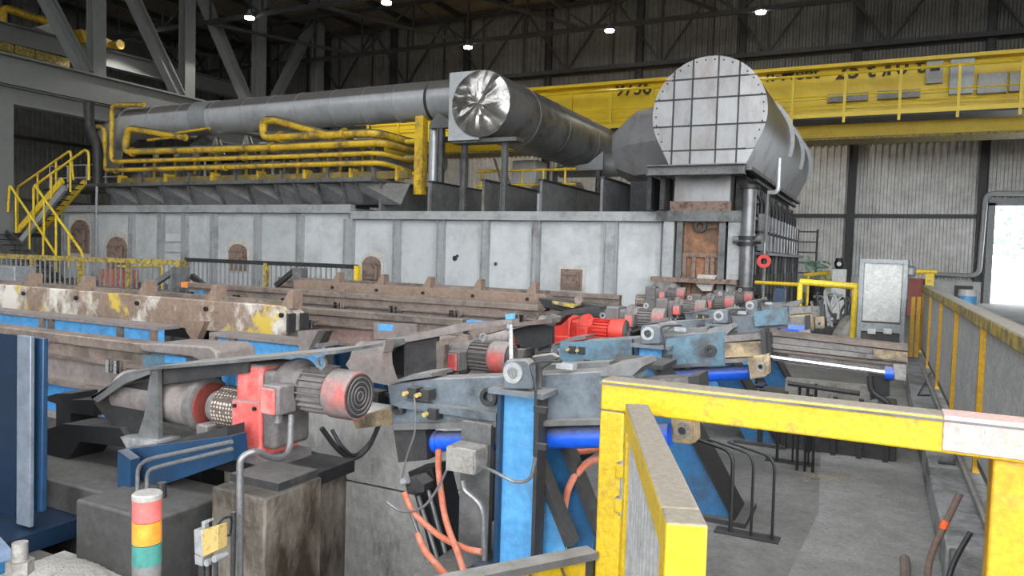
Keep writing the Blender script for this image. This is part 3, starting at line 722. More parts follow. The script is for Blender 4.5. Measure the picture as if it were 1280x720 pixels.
B().bar((-11.9, 19.9, 5.0), (-9.7, 19.9, 5.0), .5, .12).build('support_beam', 'grey_steel', fd)
B().prism([(-11.9, 26.9, 4.9), (-9.6, 26.9, 4.9), (-9.6, 26.9, 5.6), (-10.2, 26.9, 5.15), (-11.2, 26.9, 5.05)], (0, .12, 0)).build('saddle', 'galvanised', fd)
# leg under the long duct end
sl = thing('duct_stand', 'grey steel stand under the right end of the long duct', 'stand', (-12.9, 20.8, 3.9))
B().ibeam((-12.9, 20.6, 2.9), (-12.9, 20.6, 5.6), .2, .2, .03).build('leg', 'grey_steel', sl)
B().prism([(-13.3, 20.5, 5.6), (-12.4, 20.5, 5.6), (-12.4, 20.5, 5.72), (-13.0, 20.5, 6.1), (-13.3, 20.5, 5.72)], (0, .3, 0)).build('saddle', 'grey_steel', sl)
B().cyl((-13.35, 20.9, 2.9), (-13.35, 20.9, 5.7), .18, None, 14).build('riser', 'duct_grey', sl)
# boxes and small duct behind the fins
B().box(UX(640, 210, 24.6), UX(670, 210, 24.6), 24.6, 25.6, 2.82, UZ(655, 200, 24.6)).build('white_cabinet', 'white_paint', label='white box cabinet on the furnace roof below the foil duct', cat='cabinet', bevel=.03)
B().cyl((-11.8, 28, 5.2), (-8.0, 28, 5.2), .45, None, 20).build('side_duct', 'galvanised', label='short shiny duct behind the white cabinet on the furnace roof', cat='duct')

# ------------------------------------------------------------------ yellow gas pipes
YP = 20.35
def pipe(lab, pts, r, m='yellow_pipe', fil=.35, flanges=()):
    P = []
    for q in pts: P.append(U(q[0], q[1], Y=q[2] if len(q) > 2 else YP))
    o = B().tube(P, r, 12, fil, 5)
    t = o.build('gas_pipe', m, label=lab, cat='pipe', group='yellow gas pipes')
    for (x, y) in flanges:
        c = U(x, y, Y=YP); B().cyl(c-V((.05, 0, 0)), c+V((.05, 0, 0)), r*1.35, None, 12).build('flange', m, t)
xb = 487
pipe('thick yellow gas pipe, topmost of the four, with a tall loop at its left end', [(232, 172), (160, 160), (156, 190), (345, 184), (478, 178), (520, 190, 22.4)], .14, flanges=((165, 190), (340, 184)))
pipe('yellow gas pipe with a closed loop near its left, above the thick one', [(415, 170), (345, 150), (329, 150), (329, 172), (470, 166), (522, 180, 22.6)], .15, flanges=((350, 171), (430, 167)))
pipe('yellow gas pipe second from the bottom with a tall riser at its left end', [(180, 131), (140, 131), (139, 202), (345, 196), (475, 191), (520, 203, 22.4)], .095, flanges=((150, 202), (305, 197)))
pipe('yellow gas pipe lowest of the four, rising at its left end', [(108, 158), (131, 158), (130, 213), (300, 208), (475, 203), (520, 216, 22.4)], .1, flanges=((145, 213), (282, 209)))
pipe('thin crooked yellow pipe under the left part of the long duct', [(185, 175), (212, 172), (222, 166), (262, 160)], .06, fil=.2)
hd = thing('gas_header', 'thick upright yellow gas header left of the foil capped duct', 'pipe', (UX(527, 220, 21), 21, 3.95))
a = U(527, 150, Y=21); B().box(a.x-.16, a.x+.16, 20.85, 21.15, 3.5, 6.1).build('header', 'yellow_pipe', hd)
for z in (4.2, 4.75, 5.3): B().cyl((a.x-.6, 21, z), (a.x, 21, z), .1, None, 10).build('branch', 'yellow_pipe', hd)
low = UZ(350, 221, YP)
lw = thing('low_manifold', 'dull yellow square manifold under the gas pipes on the furnace deck', 'manifold', (-20, YP+.3, 3.95))
B().box(UX(145, 220, YP), UX(505, 220, YP), YP+.2, YP+.45, low-.13, low+.13).build('manifold', 'olive', lw)
for k in range(13):
    x = UX(145+29*k, 220, YP); B().box(x-.05, x+.05, YP+.1, YP+.5, 3.95, low+.25).build('bracket', 'yellow_pipe' if k % 2 == 0 else 'grey_steel', lw)
# burners / valves standing behind the pipes
bp = [(195, 'a'), (221, ''), (245, ''), (271, ''), (309, ''), (330, ''), (356, ''), (372, ''), (405, ''), (425, ''), (452, ''), (464, '')]
names = ['first', 'second', 'third', 'fourth', 'fifth', 'sixth', 'seventh', 'eighth', 'ninth', 'tenth', 'eleventh', 'twelfth']
for k, (x, _) in enumerate(bp):
    X = UX(x, 200, YP+.9); tall = k in (3, 4)
    t = thing('roof_burner', names[k]+' silver roof burner from the left behind the yellow pipes', 'burner', (X, YP+.9, 3.95), group='roof burners')
    B().lathe((X, YP+.9, 3.95), (0, 0, 1), [(0, .22), (.15, .22), (.2, .3), (.3, .3), (.34, .18), (1.0, .16), (1.05, .26), (1.15, .26)], 14).build('body', 'grey_steel', t)
    if tall: B().lathe((X, YP+.9, 5.1), (0, 0, 1), [(0, .3), (.1, .34), (.5, .22), (.75, .12)], 16).build('bell_cap', 'foil', t)
    else: B().lathe((X, YP+.9, 5.1), (0, 0, 1), [(0, .12), (.3, .12), (.34, .2), (.45, .2)], 12).build('cap', 'galvanised', t)
    B().cyl((X+.28, YP+.6, 3.95), (X+.28, YP+.6, 5.2), .05, None, 8).build('feed_pipe', 'yellow_pipe', t)
    B().cyl((X-.25, YP+.55, 3.95), (X-.25, YP+.55, 4.9), .045, None, 8).build('air_pipe', 'white_paint' if k % 3 == 0 else 'grey_steel', t)
B().tube([U(262, 168, Y=22), U(230, 205, Y=22)], .3, 14).build('slanting_branch_duct', 'duct_dark', label='slanting grey branch duct below the left of the long duct', cat='duct')
B().tube([(-30, 22.5, 4.6), (-14, 22.5, 4.75)], .35, 14).build('air_main', 'duct_dark', label='dark horizontal air main behind the roof burners', cat='duct')
dp = thing('downpipe', 'dark jogged vertical pipe left of the yellow pipes', 'pipe', (UX(120, 232, 20), 20, 3.8))
B().tube([U(111, 128, Y=20), U(112, 163, Y=20), U(122, 180, Y=20), U(122, 233, Y=20)], .2, 12, .4).build('pipe', 'dark_steel', dp)
B().tube([U(121, 233, Y=19.3), U(120, 322, Y=19.3)], .05, 8).build('thin_conduit', 'galvanised', label='thin pale vertical conduit left of the furnace front panels', cat='conduit')
# deck pipework right of the header, between the fins and foil duct
rp = thing('roof_pipework', 'cluster of yellow railed pipes under the foil capped duct', 'pipework', (-11, 23.5, 3.0))
for z in (4.0, 4.5): B().tube([(-13.0, 23.2, z), (-9.2, 23.2, z)], .05, 8).build('rail', 'yellow_pipe', rp)
for x in (-12.8, -12.0, -11.2, -10.4, -9.6): B().cyl((x, 23.2, 2.85), (x, 23.2, 4.55), .04, None, 8).build('post', 'yellow_pipe', rp)
B().bar((-12.2, 23.0, 4.9), (-11.5, 23.0, 3.0), .06, .06).build('ladder_rail', 'rail_brown', rp); B().bar((-11.9, 23.0, 4.9), (-11.2, 23.0, 3.0), .06, .06).build('ladder_rail', 'rail_brown', rp)
for x, y in ((-10.9, 24), (-10.2, 24), (-9.6, 24.2)): B().lathe((x, y, 2.85), (0, 0, 1), [(0, .25), (.9, .25), (1.0, .35), (1.3, .2)], 14).build('valve', 'duct_dark', rp)

# ------------------------------------------------------------------ stairs at the left end of the furnace
YS, YS2 = 19.2, 18.2
stt = thing('yellow_stair', 'yellow railed switchback steel stair at the left end of the furnace', 'stair', (-30, YS, 0))
def sp(x, y, Y): return U(x, y, Y=Y)
lo0, lo1 = sp(48, 292, YS), sp(106, 228, YS)
for Y in (YS, YS2+.1): B().bar((lo0.x, Y, lo0.z), (lo1.x, Y, lo1.z), .08, .25).build('stringer', 'yellow_rail', stt)
B().bar((lo0.x+.5, YS2, lo0.z-.35), (lo1.x+.3, YS2, lo1.z-.3), .12, .25).build('stringer', 'galvanised', stt)
for k in range(10):
    t = (k+.5)/10; B().box(lo0.x+(lo1.x-lo0.x)*t-.14, lo0.x+(lo1.x-lo0.x)*t+.14, YS2+.1, YS, lo0.z+(lo1.z-lo0.z)*t, lo0.z+(lo1.z-lo0.z)*t+.04).build('tread', 'dark_steel', stt)
lz = lo0.z
B().box(-33.2, lo0.x+.3, YS2, YS+.1, lz-.15, lz).build('landing', 'dark_steel', stt)
g0 = sp(100, 345, YS2-.2)
for Y in (17.2, 18.1): B().bar((-32.2, Y, lz), (-28.4, Y, .0), .08, .25).build('stringer', 'dark_steel', stt)
for k in range(9):
    t = (k+.5)/9; x = -32.2+3.8*t; z = lz*(1-t); B().box(x-.15, x+.15, 17.2, 18.1, z, z+.04).build('tread', 'dark_steel', stt)
def rail(pts, Y, posts, z_of):
    B().tube([sp(x, y, Y) for x, y in pts], .048, 8, .15).build('handrail', 'yellow_rail', stt)
    for x, y0, y1 in posts: B().tube([sp(x, y0, Y), sp(x, y1, Y)], .04, 8).build('rail_post', 'yellow_rail', stt)
rail([(22, 290), (22, 234), (88, 188), (92, 225)], YS, [(47, 217, 262), (70, 201, 245)], 0)
rail([(42, 282), (42, 233), (107, 187), (111, 192), (111, 225)], YS2, [(64, 219, 258), (88, 202, 240)], 0)
rail([(10, 265), (12, 231), (70, 318), (70, 345)], 18.1, [(20, 244, 290), (37, 268, 312), (54, 294, 335)], 0)
rail([(44, 232), (103, 316), (103, 345)], 17.2, [(55, 250, 300), (70, 270, 322), (86, 292, 335)], 0)
B().box(-34.5, -31.6, 21, 23, 3.85, 3.95).build('upper_platform', 'dark_steel', label='dark upper platform behind the yellow stair', cat='platform')
gr = thing('platform_railing', 'thin grey railing on the upper platform behind the yellow stair', 'railing', (-32, 21, 3.95))
for z in (4.4, 4.95): B().cyl((-34, 21, z), (-29, 21, z), .03, None, 6).build('rail', 'galvanised', gr)
for x in (-34, -32.7, -31.4, -30.1, -29): B().cyl((x, 21, 3.95), (x, 21, 4.95), .03, None, 6).build('post', 'galvanised', gr)

# ------------------------------------------------------------------ barred railing in front of the furnace
def barred(name, lab, P0, P1, zt, m_top, bars, posts, mtop_h=.12):
    t = thing(name, lab, 'railing', (P0[0], P0[1], 0))
    B().bar((P0[0], P0[1], zt), (P1[0], P1[1], zt), .1, mtop_h).build('top_rail', m_top, t)
    B().bar((P0[0], P0[1], .12), (P1[0], P1[1], .12), .06, .06).build('bottom_rail', 'grey_steel', t)
    b = B(); L = (V((*P1, 0))-V((*P0, 0))).length; n = int(L/bars)
    for i in range(n):
        f = i/n; x = P0[0]+(P1[0]-P0[0])*f; y = P0[1]+(P1[1]-P0[1])*f; b.box(x-.02, x+.02, y-.02, y+.02, .12, zt)
    b.build('bars', 'galvanised', t, kind='stuff')
    for f in posts:
        x = P0[0]+(P1[0]-P0[0])*f; y = P0[1]+(P1[1]-P0[1])*f; B().box(x-.06, x+.06, y-.06, y+.06, 0, zt).build('post', 'yellow_worn', t)
barred('barred_railing', 'worn yellow topped barred railing in front of the stair', (-27.5, 14.85), (UX(225, 330, 16.4), 16.4), 1.02, 'yellow_worn', .2, (0, .25, .5, .75, 1), .16)
barred('barred_railing', 'dark topped barred railing in front of the middle furnace panels', (UX(232, 330, 16.6), 16.6), (UX(447, 330, 16.9), 16.9), 1.12, 'dark_steel', .18, (0, .5), .12)
p = U(447, 330, Y=16.9)
B().box(p.x-.07, p.x+.07, 16.83, 16.97, 0, 1.15).build('yellow_end_post', 'yellow_rail', label='yellow end post of the dark barred railing', cat='post')
x0, x1 = UX(123, 350, 17.6), UX(152, 350, 17.6)
br_ = thing('red_brick_pallet', 'pale red striped crate behind the barred railing', 'crate', ((x0+x1)/2, 17.9, 0))
for k in range(6):
    xx = x0+(x1-x0)*k/6; B().box(xx+.02, xx+(x1-x0)/6-.02, 17.6, 18.3, 0, .62).build('slat', 'red_brick', br_)
yf = thing('tube_barrier', 'small yellow tube barrier behind the barred railing', 'barrier', (UX(190, 340, 17.2), 17.2, 0))
B().tube([U(148, 333, Y=17.2), U(203, 333, Y=17.2), V((UX(203, 345, 17.2), 17.2, 0))], .05, 8, .1).build('tube', 'yellow_rail', yf)

# ================================================================== COOLING-BED SKIDS (run left-right)
def clip_at(par, x, Y, z, w=.2):
    c = B().box(x-w/2, x+w/2, Y-.12, Y-.02, z-.03, z+.04).build('clip', 'rail_brown', par)
    for s in (-.05, .05):
        B().cyl((x+s, Y-.16, z-.06), (x+s, Y-.16, z+.05), .032, None, 8).build('bolt', 'chrome', c)
def rail_beam(lab, Y, zt, x0, x1, web, clips=(), low_blue=False, foot=-.9):
    t = thing('skid_rail_beam', lab, 'skid beam', ((x0+x1)/2, Y, foot), group='skid rail beams')
    B().box(x0, x1, Y-.09, Y+.09, zt-.09, zt).build('rail_head', 'rail_brown', t, bevel=.012)
    B().box(x0, x1, Y-.055, Y+.055, zt-.19, zt-.09).build('rail_web', 'rail_brown', t)
    B().box(x0, x1, Y-.11, Y+.11, zt-.215, zt-.19).build('rail_foot', 'rail_brown', t)
    B().box(x0, x1-.05, Y-.04, Y+.05, zt-.42, zt-.215).build('web', web, t)
    B().box(x0, x1-.05, Y-.14, Y+.14, zt-.45, zt-.42).build('lower_flange', 'rail_brown', t)
    if low_blue:
        B().box(x0, x1-.6, Y-.03, Y+.05, zt-.72, zt-.45).build('lower_web', 'blue_post', t)
        B().box(x0, x1-.6, Y-.14, Y+.14, zt-.75, zt-.72).build('lower_flange', 'skid_web', t)
        for x in [x1-.75-1.1*k for k in range(6)]: B().box(x-.05, x+.05, Y-.13, Y-.03, zt-.72, zt-.45).build('stiffener', 'rail_brown', t)
    for x in clips: clip_at(t, x, Y, zt-.2)
    for f in (.12, .5, .86):
        x = x0+(x1-x0)*f; B().ibeam((x, Y+.02, foot), (x, Y+.02, zt-(.75 if low_blue else .45)), .18, .18, .02).build('support_leg', 'blue_deep', t)
    return t
tA = rail_beam('nearest brown skid rail beam behind the blue column, with blue lower girder', 4.2, .81, -12.5, UX(200, 440, 4.2), 'skid_web', [UX(163, 450, 4.2), -7.4, -9.6], True)
B().px([(178, 440), (186, 436), (244, 441), (246, 446), (240, 470), (180, 468)], 4.12, .2).build('end_plate', 'blue_teal', tA)
B().px([(205, 442), (232, 447), (231, 456), (206, 453)], 4.11, .02).build('paint_patch', 'blue_bright', tA)
B().px([(172, 432), (190, 429), (262, 433), (270, 440), (272, 456), (262, 460), (240, 447), (178, 440)], 4.05, .4).build('end_nose', 'skid_web', tA, bevel=.015)
tD = rail_beam('brown skid rail beam ending above the apron plates, behind the worn pusher beam', 7.7, .84, -13, UX(582, 400, 7.7), 'pink_web', [UX(395, 405, 7.7)])
B().px([(583, 400), (626, 404), (618, 412), (583, 412)], 7.62, .1).build('end_plate', 'blue_bright', tD)
B().px([(467, 403), (520, 405), (522, 425), (467, 424)], 7.58, .05).build('splice_plate', 'skid_web', tD)
B().px([(472, 405), (492, 406), (490, 414), (473, 413)], 7.575, .02).build('paint_patch', 'blue_bright', tD)
tE = rail_beam('long brown skid rail beam with orange end at its left', 9.3, .95, UX(236, 355, 9.3), -4.15, 'skid_web', [UX(x, 370, 9.3) for x in (247, 305, 365, 430, 500, 575, 655)])
B().box(UX(232, 355, 9.3), UX(240, 355, 9.3), 9.2, 9.4, .86, .955).build('end_cap', 'orange_end', tE)
B().px([(237, 363), (254, 364), (254, 372), (237, 371)], 9.22, .03).build('paint_patch', 'blue_post', tE)
rail_beam('farthest brown skid rail beam just in front of the silver furnace', 13.6, .9, -13, -4.4, 'rail_brown', [-6, -7.5, -9])
# blue girders on one line
def blue_girder(lab, Y, zt, x0, x1, stiff, legs):
    t = thing('blue_girder', lab, 'girder', ((x0+x1)/2, Y, -.9), group='blue girders')
    B().box(x0, x1, Y-.14, Y+.12, zt-.035, zt).build('top_flange', 'skid_web', t)
    B().box(x0, x1, Y-.1, Y-.06, zt-.23, zt-.035).build('web', 'blue_bright', t)
    B().box(x0, x1, Y-.14, Y+.16, zt-.26, zt-.23).build('bottom_flange', 'skid_web', t)
    for x in stiff: B().box(x-.04, x+.04, Y-.135, Y-.1, zt-.23, zt-.035).build('stiffener', 'rail_brown', t)
    for x in legs: B().ibeam((x, Y, -.9), (x, Y, zt-.26), .2, .2, .02).build('leg', 'blue_bright', t)
    return t
YB = 5.2
blue_girder('pale topped blue girder at far left between two brown beams', YB, .8, -12, UX(212, 405, YB), [UX(x, 405, YB) for x in (5, 66, 77, 163, 205)], [-7.2, -10])
g2 = blue_girder('short bright blue girder behind the nearest red motor', YB, .8, UX(276, 415, YB), UX(412, 432, YB), [UX(x, 425, YB) for x in (279, 303)], [UX(297, 450, YB), UX(395, 450, YB)])
B().px([(372, 414), (398, 413), (388, 432), (384, 441), (374, 441)], YB-.2, .12).build('stop_bracket', 'skid_web', g2)
B().px([(396, 413), (407, 414), (400, 430), (388, 432)], YB-.1, .1).build('stop_bracket', 'dark_steel', g2)
# pusher beams with lugs
def lug_beam(lab, Y, zt, x0, x1, h, lugs, m):
    t = thing('pusher_beam', lab, 'pusher beam', ((x0+x1)/2, Y, zt-h), group='pusher beams')
    B().prism([(x0, Y-.12, zt), (x1-.1, Y-.12, zt), (x1, Y-.12, zt-.08), (x1, Y-.12, zt-h+.1), (x1-.1, Y-.12, zt-h), (x0, Y-.12, zt-h)], (0, .24, 0)).build('beam', m, t, bevel=.01)
    B().box(x0, x1-.1, Y-.02, Y+.14, zt, zt+.05).build('top_bar', 'rail_brown', t)
    for x in lugs:
        l = B().prism([(x-.07, Y-.1, zt-.02), (x+.12, Y-.1, zt-.02), (x+.12, Y-.1, zt+.19), (x+.06, Y-.1, zt+.2)], (0, .16, 0)).build('lug', 'worn_lug', t)
        B().cyl((x-.02, Y-.15, zt-.1), (x-.02, Y-.12, zt-.1), .03, None, 8).build('pin', 'black_steel', t)
    return t
YL = 6.6
tC = lug_beam('worn pusher beam with white and yellow patches and upright lugs', YL, .95, -13, UX(372, 400, YL), .37, [UX(x, 370, YL) for x in (42, 108, 184, 270, 364)], 'lug_beam')
for i in range(2):
    o = .16*i; B().box(UX(372, 400, YL)+.0+o*.3, UX(372, 400, YL)+.03+o*.3, YL-.18+o, YL-.06+o, .66, .88).build('end_washer', 'dark_steel', tC)
B().px([(228, 400), (256, 402), (246, 424), (239, 424), (233, 415)], YL-.2, .1).build('hanging_bracket', 'worn_lug', tC)
B().box(-13, UX(240, 400, YL), YL-.05, YL+.3, .45, .56).build('guide_bar', 'black_steel', tC)
tF = lug_beam('dark brown pusher beam in front of the furnace panels', 11.5, .97, UX(372, 350, 11.5), UX(690, 372, 11.5), .3, [UX(x, 355, 11.5) for x in (422, 477, 535, 597, 665)], 'worn_lug')
hk = B().px([(672, 372), (770, 383), (768, 400), (735, 396), (680, 385)], 11.2, .25).build('pusher_head', 'dark_steel', tF, bevel=.02)
B().cyl(U(783-60, 375, Y=11.1), U(783-60, 375, Y=11.2), .07, None, 12).build('head_pin', 'rail_brown', hk)
B().px([(690, 376), (727, 381), (716, 385), (690, 380)], 11.12, .06).build('grease_strip', 'yellow_worn', hk)
# dark stop post with strut on the far beam
ps = thing('stop_post', 'dark steel post with slanting strut at the left end of the rail beam', 'post', (UX(225, 350, 9.5), 9.5, -.9))
x = UX(225, 350, 9.5); B().ibeam((x, 9.5, -.9), (x, 9.5, UZ(225, 334, 9.5)), .22, .24, .03).build('post', 'grey_steel', ps)
B().bar(U(217, 339, Y=9.5), U(178, 365, Y=9.5), .08, .1).build('strut', 'grey_steel', ps); B().bar(U(240, 345, Y=9.5), U(258, 360, Y=9.5), .08, .1).build('strut', 'black_steel', ps)
ps2 = thing('stop_post', 'small dark post with strut beside the far pusher beam end', 'post', (UX(375, 345, 12), 12, -.9))
x = UX(375, 345, 12); B().box(x-.12, x+.12, 11.9, 12.1, -.9, UZ(375, 335, 12)).build('post', 'grey_steel', ps2)
B().bar(U(368, 338, Y=12), U(345, 357, Y=12), .08, .1).build('strut', 'dark_steel', ps2)
bx0, bx1 = UX(0, 340, 9), UX(18, 340, 9)
B().box(bx0-.6, bx1, 9, 9.4, -.9, UZ(10, 333, 9)).build('grey_block', 'frame_grey', label='dull grey block at the left edge behind the pusher beam', cat='block', bevel=.02)

# ================================================================== ROLLER TABLE
# gear motor facing right, built at the nearest station
GY, GZ = 3.17, .86
def gear_motor(lab, red, fan, dirty, gbox=None):
    gbox = gbox or red
    t = thing('gear_motor', lab, 'gear motor', (-3.0, GY, .47), group='roller table gear motors')
    g = B().box(-3.23, -3.03, GY-.13, GY+.16, .49, .985).build('gearbox', gbox, t, bevel=.025)
    B().box(-3.035, -2.93, GY-.13, GY+.16, .52, .96).build('gearbox_back', 'motor_grey' if dirty else red, t, bevel=.03)
    B().box(-3.245, -3.02, GY-.145, GY+.17, .47, .78).build('gearbox_cover', gbox, g, bevel=.015)
    for x in (-3.21, -3.06):
        for z in (.51, .745): B().cyl((x, GY-.16, z), (x, GY-.14, z), .012, None, 6).build('cover_bolt', 'black_steel', g)
    B().lathe((-2.94, GY, GZ), (1, 0, 0), [(0, .15), (.04, .165), (.07, .165), (.1, .13), (.14, .125)], 28).build('motor_flange', 'motor_grey' if dirty else red, t)
    mb = B().cyl((-2.84, GY, GZ), (-2.62, GY, GZ), .105, None, 24).build('motor_body', 'motor_grey' if dirty else red, t)
    for k in range(20):
        a = 2*math.pi*k/20; c = V((0, math.cos(a), math.sin(a)))
        p = V((-2.73, GY, GZ))+c*.112
        B().bar(p-V((.1, 0, 0)), p+V((.1, 0, 0)), .007, .026, up=c).build('fin', 'motor_grey' if dirty else red, mb)
    f = B().lathe((-2.63, GY, GZ), (1, 0, 0), [(0, .118), (.02, .134), (.14, .134), (.17, .128)], 28).build('fan_cover', fan, t)
    B().cyl((-2.465, GY, GZ), (-2.455, GY, GZ), .12, None, 28).build('fan_grille', 'dark_steel', f)
    for k in range(1, 5): B().ring((-2.452, GY, GZ), (1, 0, 0), .026*k-.005, .026*k, .006, 20).build('grille_ring', 'motor_grey', f)
    tb = B().box(-2.92, -2.8, GY-.24, GY-.1, GZ-.11, GZ+.05).build('terminal_box', 'motor_grey' if dirty else red, t, bevel=.012)
    B().box(-2.915, -2.82, GY-.255, GY-.235, GZ-.105, GZ+.035).build('box_lid', 'red_bright' if not dirty else red, tb, bevel=.008)
    B().cyl((-2.86, GY-.18, GZ-.16), (-2.86, GY-.18, GZ-.1), .025, None, 10).build('cable_gland', 'conduit', tb)
    B().ring((-2.72, GY, GZ+.155), (0, 1, 0), .018, .034, .016, 14).build('eye_bolt', 'galvanised', t)
    B().cyl((-2.72, GY, GZ+.1), (-2.72, GY, GZ+.13), .012, None, 6).build('eye_stem', 'galvanised', t)
    B().cyl((-3.43, GY, .69), (-3.24, GY, .69), .125, None, 24).build('coupling_guard', 'perforated', t)
    B().box(-3.42, -2.93, GY-.14, GY+.17, .43, .475).build('base_plate', 'motor_grey', t)
    return t
gm1 = gear_motor('nearest gear motor, dusty red and grey, on the oily concrete pier', 'red_dusty', 'motor_fan', True)
gmr = gear_motor('bright red gear motor, third along the roller table', 'red_bright', 'red_bright', False)
gmr.location += V((.13, 4.25, .0)); ORG[gmr.name] = V(gmr.location)
gmd = gear_motor('grey and dark red gear motor right behind the bright red one', 'red_dusty', 'motor_fan', True, 'motor_grey')
gmd.location += V((.12, 5.9, .02)); ORG[gmd.name] = V(gmd.location)
place(gm1, (-.15, 2.13, -.06), 'second gear motor along the roller table, half dusty red with grey motor')
place(gmd, (.0, 2.4, .0), 'small dusty gear motor behind the third blue post, fifth along the table')
place(gmd, (.1, 4.3, .0), 'small red and grey gear motor sixth along the roller table')
place(gmd, (.1, 6.4, .0), 'tiny dusty gear motor near the furnace end of the table')
place(gmr, (.05, 6.2, .0), 'farthest bright red gear motor close to the furnace corner')
place(gmd, (-1.0, 5.3, .06), 'small orange red motor left of the far motor cluster')

# rollers
def roller(lab, dy, x0=-4.3):
    y = GY+dy
    t = thing('table_roller', lab, 'roller', (-3.9, y, .5), group='table rollers')
    B().cyl((x0, y, .68), (-3.62, y, .68), .145, None, 36).build('barrel', 'roller_steel', t)
    B().lathe((-3.63, y, .68), (1, 0, 0), [(0, .145), (.005, .165), (.05, .165), (.06, .15)], 36).build('end_flange', 'motor_grey', t)
    B().cyl((-3.57, y, .68), (-3.555, y, .68), .135, None, 30).build('end_disc', 'red_brown', t)
    B().cyl((-3.56, y, .68), (-3.44, y, .68), .04, None, 14).build('shaft', 'motor_grey', t)
    B().box(-3.52, -3.43, y-.15, y+.15, .5, .6).build('bearing_foot', 'motor_grey', t, bevel=.01)
    B().cyl((-3.51, y, .68), (-3.44, y, .68), .095, None, 20).build('bearing_housing', 'motor_grey', t)
roller('brown steel roller with red end disc under the nearest guard', 0)
roller('second roller along the table, mostly hidden by the flared guard', 2.13, -4.1)
roller('third roller along the table beside the bright red motor', 4.25, -4.1)
roller('fourth roller along the table', 5.95, -4.05); roller('fifth roller along the table', 8.2, -3.8)

# nearest bent sheet guard over the roller
h1 = thing('roller_guard', 'bent dark steel guard with dusty top over the nearest roller', 'guard', (-3.9, 3.0, .4))
YH = 2.96
top = [(113, 497), (155, 467), (186, 459), (300, 449), (420, 438)]
P = [U(x, y, Y=YH) for x, y in top]
def strip(b, P, dyv, th):
    for a, c in zip(P[:-1], P[1:]): b.prism([a, c, c-V((0, 0, th)), a-V((0, 0, th))], (0, dyv, 0))
b = B(); strip(b, P, .4, .018); b.build('top_plate', 'grey_steel', h1)
B().px([(186, 462), (310, 451), (310, 466), (186, 483)], YH+.06, .02).build('rear_web', 'dark_steel', h1)
B().px([(113, 497), (155, 470), (186, 462), (186, 468), (155, 480), (122, 503)], YH, .015).build('lip', 'grey_steel', h1)
B().px([(117, 503), (155, 482), (190, 476), (190, 560), (172, 556), (150, 545)], YH+.08, .02).build('side_sheet', 'dark_steel', h1)
B().px([(188, 464), (197, 462), (198, 563), (168, 556), (180, 520)], YH+.02, .03).build('upright_gusset', 'grey_steel', h1)
B().px([(150, 546), (196, 552), (196, 570), (166, 573)], YH-.02, .16).build('foot_block', 'concrete_kerb', h1)
# frame under it
f1 = thing('roller_table', 'blue and dark steel frame beam under the nearest roller', 'frame', (-3.5, 2.9, -.9))
B().px([(147, 563), (290, 545), (292, 575), (150, 625)], 2.82, .1).build('side_web', 'blue_deep', f1)
B().px([(195, 556), (284, 533), (284, 545), (197, 570)], 2.84, .12).build('top_flange', 'dark_steel', f1)
B().px([(147, 563), (163, 575), (163, 632), (147, 625)], 2.72, .06).build('end_plate', 'blue_deep', f1)
B().box(-3.72, -3.5, 3.05, 3.5, -.9, .4).build('leg', 'black_steel', f1)
B().box(-3.35, -2.72, 3.08, 3.4, -.9, .36).build('leg', 'concrete_oily', f1)
B().box(-3.5, -2.66, 3.02, 3.4, .36, .43).build('motor_bracket', 'black_steel', f1)
for o in (0, 9): B().tube([U(172+o*1.3, 617, Y=2.66), U(172+o*1.3, 583+o*.6, Y=2.66), U(185+o*1.5, 574+o, Y=2.66), U(290, 552+o, Y=2.66)], .011, 8, .08).build('hydraulic_line', 'conduit', f1)
ch = thing('chute_beam', 'black steel channel left of the nearest guard', 'beam', (-4.6, 3.4, -.9))
B().px([(52, 498), (70, 492), (88, 492), (88, 500), (118, 500), (118, 520), (88, 516), (88, 535), (70, 535), (70, 505)], 3.2, .2).build('channel', 'black_steel', ch)
B().px([(50, 540), (78, 530), (150, 535), (165, 560), (100, 552), (60, 610), (52, 602)], 3.0, .25).build('lower_channel', 'black_steel', ch)
B().box(-5.4, -4.2, 3.32, 3.6, -.9, .2).build('stand', 'black_steel', ch)

# apron plates and second guard
ap = thing('apron_plates', 'overlapping dusty grey apron plates between first and second motors', 'apron', (-3.7, 4.6, .3))
for pts in ([(440, 441), (452, 428), (482, 426), (479, 441)], [(432, 456), (441, 441), (478, 441), (479, 457)], [(432, 456), (479, 457), (487, 482), (466, 478), (443, 470)]):
    B().px(pts, 4.55, .12).build('apron_plate', 'skid_web', ap)
B().px([(487, 480), (540, 480), (640, 490), (640, 500), (487, 500)], 4.6, .3).build('lower_flange', 'skid_web', ap)
h2 = thing('roller_guard', 'flared dark guard in front of the second motor', 'guard', (-3.4, 4.75, .4))
YH2 = 4.75
B().px([(470, 434), (480, 424), (506, 423), (506, 430), (486, 437), (478, 447)], YH2, .22).build('lip', 'grey_steel', h2)
B().px([(474, 440), (486, 437), (506, 430), (506, 470), (487, 466)], YH2+.1, .03).build('side_sheet', 'black_steel', h2)
B().px([(505, 421), (547, 416), (547, 470), (560, 477), (540, 480), (505, 472)], YH2+.02, .03).build('side_sheet', 'dark_steel', h2)
B().px([(505, 421), (575, 404), (590, 404), (640, 399), (640, 404), (590, 412), (545, 421), (507, 428)], YH2-.02, .12).build('top_plate', 'skid_web', h2)
B().px([(545, 428), (552, 424), (585, 420), (585, 426), (556, 431), (553, 470), (546, 470)], YH2+.0, .06).build('opening_frame', 'rail_brown', h2)
h3 = thing('roller_guard', 'brown angled guard channel between second and third motors', 'guard', (-3.2, 6.3, .4))
B().px([(586, 415), (594, 410), (690, 398), (690, 404), (645, 408), (592, 422)], 6.2, .2).build('top_plate', 'rail_brown', h3)
B().box(-3.9, -3.75, 6.3, 6.5, -.9, .75).build('leg', 'dark_steel', h3)
